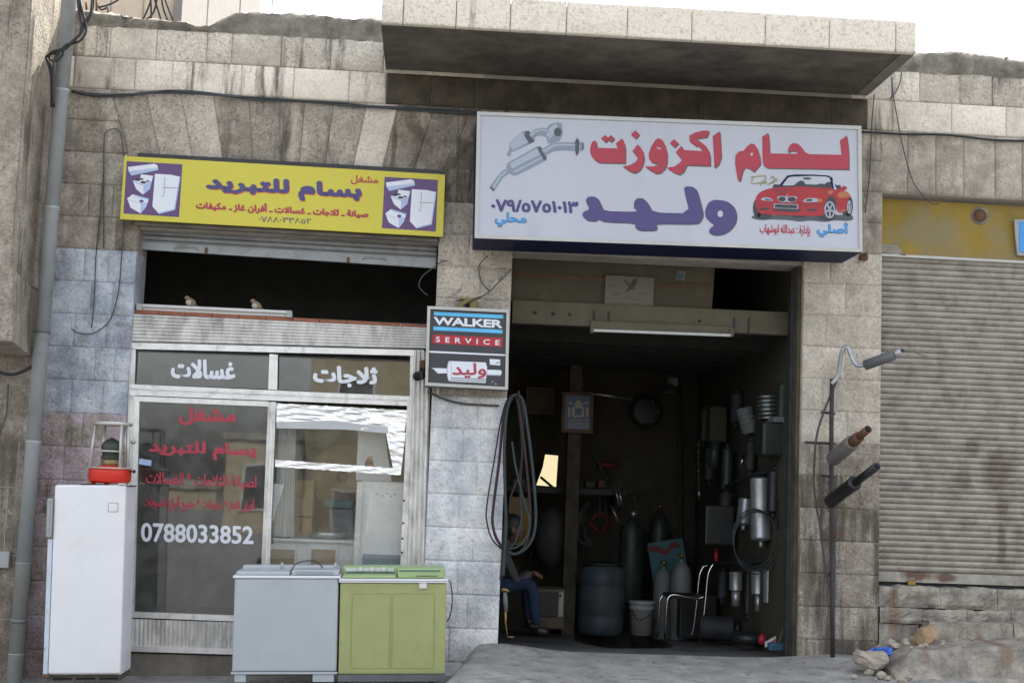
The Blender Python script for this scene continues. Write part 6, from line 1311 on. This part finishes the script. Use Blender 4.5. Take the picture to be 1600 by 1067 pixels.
# projecting bracket
Yk = -1.05
q = PP([(-60, 405), (20, 420), (19, 533), (-60, 530)], Yk); back_ = PP([(62, 460), (54, 567)], -.15)
bk = B(); v = [q[0], q[1], q[2], q[3], Vector((back_[0].x, -.15, back_[0].z)), Vector((back_[1].x, -.15, back_[1].z+.03)), Vector((q[0].x, -.15, back_[0].z)), Vector((q[3].x, -.15, back_[1].z+.03))]
bk.add(v, [(0, 3, 2, 1), (1, 2, 5, 4), (0, 1, 4, 6), (3, 7, 5, 2)]); obj('stone_bracket', bk, STONE, lbg, color=(.3, .5, 0, .9))
skinwall('lower_wall', XLL, xr2+.02, -.30, .0, -.6, P(30, 540, -.3).z, mat('lower render', (.20, .168, .12), .93, var=.3, vscale=6, bump=1, bscale=30), (.12, .55, 0, .8))
for y in (602, 660, 762, 868, 968):
    obj('joint', B().box(XLL, xr2+.022, -.303, -.2995, P(20, y, -.3).z, P(20, y, -.3).z+.006), M['mortar'], lbg)
for xx, y0, y1 in ((13, 602, 655), (27, 690, 762), (8, 770, 866)): obj('joint', B().pbox(xx, y0, xx+1.5, y1, -.3032, .003), M['mortar'], lbg)
obj('socket_box', B().pbox(-8, 861, 14, 887, -.34, .035, .006), M['bucket'], label='small white electric socket box at the left edge', cat='socket box')
dp = thing('drain_pipe', 'thick grey plastic drain pipe running the whole height at the left', 'drain pipe', P(28, 1065, -.42))
YP = -.42
jn = [(107, -25), (103.5, 60), (99, 140), (91, 320), (75, 516), (60, 688), (42, 878), (31, 968), (27, 1020), (24, 1085)]
def pipx(y):
    for a, c in zip(jn, jn[1:]):
        if a[1] <= y <= c[1]: return a[0]+(c[0]-a[0])*(y-a[1])/(c[1]-a[1])
    return jn[-1][0]
pipx = lambda y: 107.5-.0803*y+(.0)
for i, (ya, yb) in enumerate(((-30, 140), (140, 323), (323, 516), (516, 688), (688, 878), (878, 967), (967, 1020), (1020, 1100))):
    a, c = P(pipx(ya), ya, YP), P(pipx(yb), yb, YP); r = 11.3/S(YP)
    obj('pipe_section', B().rod(a, c, [(0, r*1.06), (.02, r*1.06), (.025, r), (1, r)], 22), mat('grey pvc aged', (.30, .305, .29), .5, var=.12, dirt=.4, dirtcol=(.16, .15, .12)) if i in (5, 6) else M['pipe'], dp)
for y in (516, 968): a = P(pipx(y), y, YP); d = (P(pipx(y+5), y+5, YP)-a).normalized(); obj('clamp', B().rod(a, a+d*.022, [(0, r*1.1), (.5, r*1.16), (1, r*1.1)], 22), M['greyd'], dp)
r_ = random.Random(3)
bun = thing('cable_bundle', 'twisted bundle of black cables looped over the top of the drain pipe', 'cable', P(85, 165, -.5))
for k, pts in enumerate(([(121, -8), (126, 15), (132, 30), (128, 50), (112, 66), (92, 80), (73, 88), (76, 101), (84, 119), (83, 165)], [(147, -8), (143, 20), (132, 42), (121, 58), (102, 74), (80, 82), (77, 92), (86, 96), (96, 88), (99, 76)], [(124, -8), (130, 20), (135, 45), (128, 62), (116, 68), (104, 70), (90, 84), (83, 100), (82, 160)], [(145, -8), (140, 22), (128, 40), (124, 55), (108, 72), (88, 84), (78, 84), (74, 92), (79, 120), (81, 168)], [(120, -8), (125, 25), (130, 48), (120, 60), (100, 78), (84, 82), (73, 90), (80, 106), (85, 130), (84, 168)])):
    pp = [P(x+r_.uniform(-1, 1), y, -.5-r_.uniform(.02, .07) if x > 78 else -.45) for x, y in pts]; obj('cable_strand', B().tube(pp, .0085, 7, cr=6), M['cable'], bun)
obj('tied_cables', B().tube(PP([(84, 160), (80, 250), (76, 330), (72, 440), (66, 540)], -.32), .012, 7, cr=3), M['cable'], bun)
obj('tied_cables', B().tube(PP([(86, 160), (84, 240), (79, 330), (75, 440), (70, 540)], -.30), .009, 7, cr=3), M['cable'], bun)
obj('sagging_cable', B().tube(PP([(0, 582), (20, 585), (40, 578), (52, 571), (58, 560)], -.4), .012, 8, cr=5), M['cable'], label='black cable sagging under the stone bracket at the left', cat='cable')
obj('loose_wire', B().tube(PP([(13, 600), (11, 640), (6, 660), (1, 672), (-4, 680)], -.33), .006, 6, cr=5), M['gcable'], label='thin grey wire hanging on the lower left wall', cat='wire')
wc = thing('wall_cable', 'grey cables running along the stone wall above the yellow sign', 'cable', P(400, 155, -.02))
pts = [(112, 142), (147, 147), (192, 148), (228, 145), (263, 142), (299, 143), (354, 149), (400, 153), (476, 158), (542, 162), (577, 166), (628, 168), (678, 171), (746, 176)]
obj('cable_strand', B().tube(PP(pts, -.035), .0085, 7, cr=5), M['gcable'], wc); obj('cable_strand', B().tube(PP([(x, y+2.6+math.sin(x*.05)*1.2) for x, y in pts], -.032), .0085, 7, cr=5), M['gcable'], wc); obj('cable_strand', B().tube(PP([(x, y+1.0+math.sin(x*.09)*1.6) for x, y in pts], -.045), .006, 7, cr=5), M['gcable'], wc)
for x, y in ((178, 137), (147, 148), (560, 164), (299, 145)): obj('nail', B().tube([P(x, y, .01), P(x, y, -.05)], .005, 5), M['rust'], wc)
obj('wall_cable', B().tube(PP([(1330, 205), (1347, 206), (1380, 208), (1415, 210), (1478, 211), (1542, 218), (1575, 220), (1660, 221)], -.03), .010, 7, cr=5), M['cable'], label='black cable running along the wall right of the light box sign', cat='cable')
for pts, lb, Y in ((((162, 388), (162, 270), (163, 215), (167, 206), (175, 202), (185, 203), (190, 215), (194, 245)), 'thin dark cable bent into an arch on the wall left of the yellow sign', -.03),
    (((162, 270), (156, 340), (150, 400), (147, 470), (143, 512)), 'thin cable hanging down the blue painted wall from the arch', -.03),
    (((194, 345), (190, 400), (187, 440), (182, 470), (172, 500), (155, 516), (140, 522), (122, 520), (111, 513)), 'thin wire curling down the blue wall left of the shopfront', -.03),
    (((1366, 148), (1362, 200), (1359, 270), (1352, 333)), 'thin wire hanging close to the right end of the light box sign', -.04),
    (((1393, 122), (1396, 150), (1403, 190), (1412, 235), (1425, 280), (1440, 303), (1455, 318), (1464, 319), (1468, 316)), 'long thin wire hanging across the wall onto the yellow board', -.04),
    (((1409, 113), (1406, 130), (1399, 145), (1390, 155)), 'short thin wire loop under the canopy corner', -.03),
    (((668, 462), (655, 448), (660, 432), (675, 420), (690, 409), (700, 408)), 'thin wire end curling in the dark gap beside the pillar', -.03),
    (((800, 420), (780, 440), (762, 458), (745, 467), (728, 480)), 'thin cable running from the garage corner to the yellow box', -.08),
    (((762, 400), (752, 410), (748, 420), (752, 440), (765, 455)), 'thin grey wire curl on the pillar under the light box', -.03),
    (((668, 612), (690, 622), (720, 630), (760, 633), (780, 634)), 'black cable under the small sign running to the hoses', -.04)):
    obj('hanging_wire', B().tube(PP(pts, Y), .0045 if 'black cable' not in lb else .008, 6, cr=6), M['gcable'], label=lb, cat='wire')
for k, (x, y, h) in enumerate(((135, 14, 10), (151, 14, 16), (169, 20, 6))): obj('rebar', B().tube([P(x, y+6, .1), P(x, y-h, .1)], .010, 6), M['rust'], label=('rusty bar end on the broken coping nearest the drain pipe', 'tallest rusty bar end on the broken coping', 'shortest rusty bar end on the broken coping')[k], cat='rebar', group='reinforcing bars on the coping')
# ---- buildings behind and across the street
ab = thing('apartment_building', 'cream stone clad building rising behind the broken coping at the upper left', 'building', P(230, 60, 7))
x0 = P(118, 20, 7).x-2; x1 = P(272, 20, 7).x; x2 = P(286, 20, 7).x
obj('wall', B().box(x0, x1, 7, 14, 2.5, 14), M['cream'], ab); obj('corner_pier', B().box(x1+.001, x2, 6.92, 14, 2.5, 14), mat('grey pier', (.24, .22, .2), .9), ab)
for i in range(8):
    x = x0+1.6+i*.42; obj('cladding_joint', B().box(x, x+.018, 6.992, 6.999, 2.5, 13), M['mortar'], ab)
vn = thing('dry_vine', 'leafless brown vine stems on the cream building at the upper left', 'vine', P(245, 32, 6.8))
for pts in (((222, 34), (232, 12), (238, -6)), ((228, 32), (240, 20), (246, -4)), ((236, 34), (236, 10), (234, -6)), ((252, 34), (246, 14), (240, -4)), ((262, 34), (255, 14), (252, -4)), ((270, 32), (262, 12), (256, -4)), ((155, 12), (170, 8), (182, 2), (190, -4)), ((152, 8), (158, 16), (168, 12))):
    obj('stem', B().tube(PP(pts, 6.8), .012, 5, cr=3), M['blacks'], vn)
def far_house(nm, x0, x1, y0, y1, h, mt, lb, z0=-3):
    t = thing(nm, lb, 'building', ((x0+x1)/2, (y0+y1)/2, z0)); obj('wall', B().box(x0, x1, y0, y1, z0, h), mt, t); obj('roof_edge', B().box(x0-.1, x1+.1, y0-.1, y1+.1, h+.001, h+.18), M['concrete'], t)
    n_ = max(1, int((x1-x0)/2.6))
    for i in range(n_):
        cx = x0+(i+.5)*(x1-x0)/n_
        for z in (h-1.9, h-5):
            if z > z0+1: w_ = obj('window', B().box(cx-.55, cx+.55, y1+.001, y1+.03, z, z+1.25), M['frame'], t); obj('pane', B().box(cx-.48, cx+.48, y1+.031, y1+.04, z+.07, z+1.18), M['dark'], w_)
    return t
far_house('opposite_house', -5.4, -3.5, -34, -26, 2.1, M['opp2'], 'low pale building across the street, mirrored in the door glass')
far_house('opposite_house', -3.4, 7, -36, -27, 4.6, M['opp'], 'ochre building across the street, mirrored in the shop windows')
far_house('opposite_house', 8, 17, -38, -28, 5.5, M['opp2'], 'pale building farther along across the street')
far_house('opposite_house', -19, -9, -60, -48, .4, M['opp2'], 'distant low house across the street to the left')

# ================================================================== GROUND
def gh(x, y):
    """street level: falls to the left; a concrete apron rises in front of the garage"""
    base = -.335+.03*(x+2.8)
    e = -.62-.10*math.sin(y*5)+min(0, y)*.10
    t = (x-(P(705, 1050, -.3).x+min(0, y+.0)*.18))/.24; t = max(0, min(1, t)); t = t*t*(3-2*t)
    ap = -.04+(.035*y if y < 0 else 0)+.06*math.exp(-((x-xGL)/.35)**2-((y+.12)/.3)**2)+.05*math.exp(-((x-xSR+.3)/.4)**2-((y+.05)/.3)**2)
    if x > 3: ap -= .0
    fall = max(0, min(1, (-1.5-y)/2.5)); fall = fall*fall*(3-2*fall)
    v = base*(1-t)+ap*t
    v = v*(1-fall)+(-.34)*fall
    nn = noise.fractal(Vector((x*2.2, y*2.2, 0)), .8, 2, 4)*.018+noise.noise(Vector((x*9, y*9, 3)))*.009+noise.noise(Vector((x*21, y*21, 8)))*.006
    return v+nn*min(1, max(0, -.02-y)*1.6)
gb = B(); xs = [-7+i*.035 for i in range(int(14/.035)+1)]; ys_ = [.03-i*.035 for i in range(int(4.6/.035))]
V = [(x, y, gh(x, y)) for y in ys_ for x in xs]; W_ = len(xs)
gb.add(V, [(j*W_+i, j*W_+i+1, (j+1)*W_+i+1, (j+1)*W_+i) for j in range(len(ys_)-1) for i in range(W_-1)], True)
struct('pavement', gb, M['apron'], fix=False)
struct('street', B().box(-60, 60, -70, -4.4, -.9, -.36).box(-60, -6.9, -4.4, 0, -.9, -.37).box(6.9, 60, -4.4, 0, -.9, -.37), M['road'])
struct('ground', B().box(-400, 400, -500, 400, -3.3, -3.0), M['road'])
lt = random.Random(5)
lb_ = B()
for i in range(60):
    x, y = lt.uniform(-.2, 2.9), lt.uniform(-1.3, -.05); s_ = lt.uniform(.006, .022); z = gh(x, y)
    a = lt.uniform(0, 3); lb_.add([(x-s_*math.cos(a), y-s_*math.sin(a), z+.002), (x+s_*.6*math.sin(a), y-s_*.6*math.cos(a), z+.003), (x+s_*math.cos(a), y+s_*math.sin(a), z+.008), (x-s_*.6*math.sin(a), y+s_*.6*math.cos(a), z+.004)], [(0, 1, 2), (0, 2, 3)])
obj('litter', lb_, M['paper'], label='tiny scraps of litter and grit scattered on the concrete apron', cat='litter', kind='stuff')
print('objects', len(bpy.data.objects))
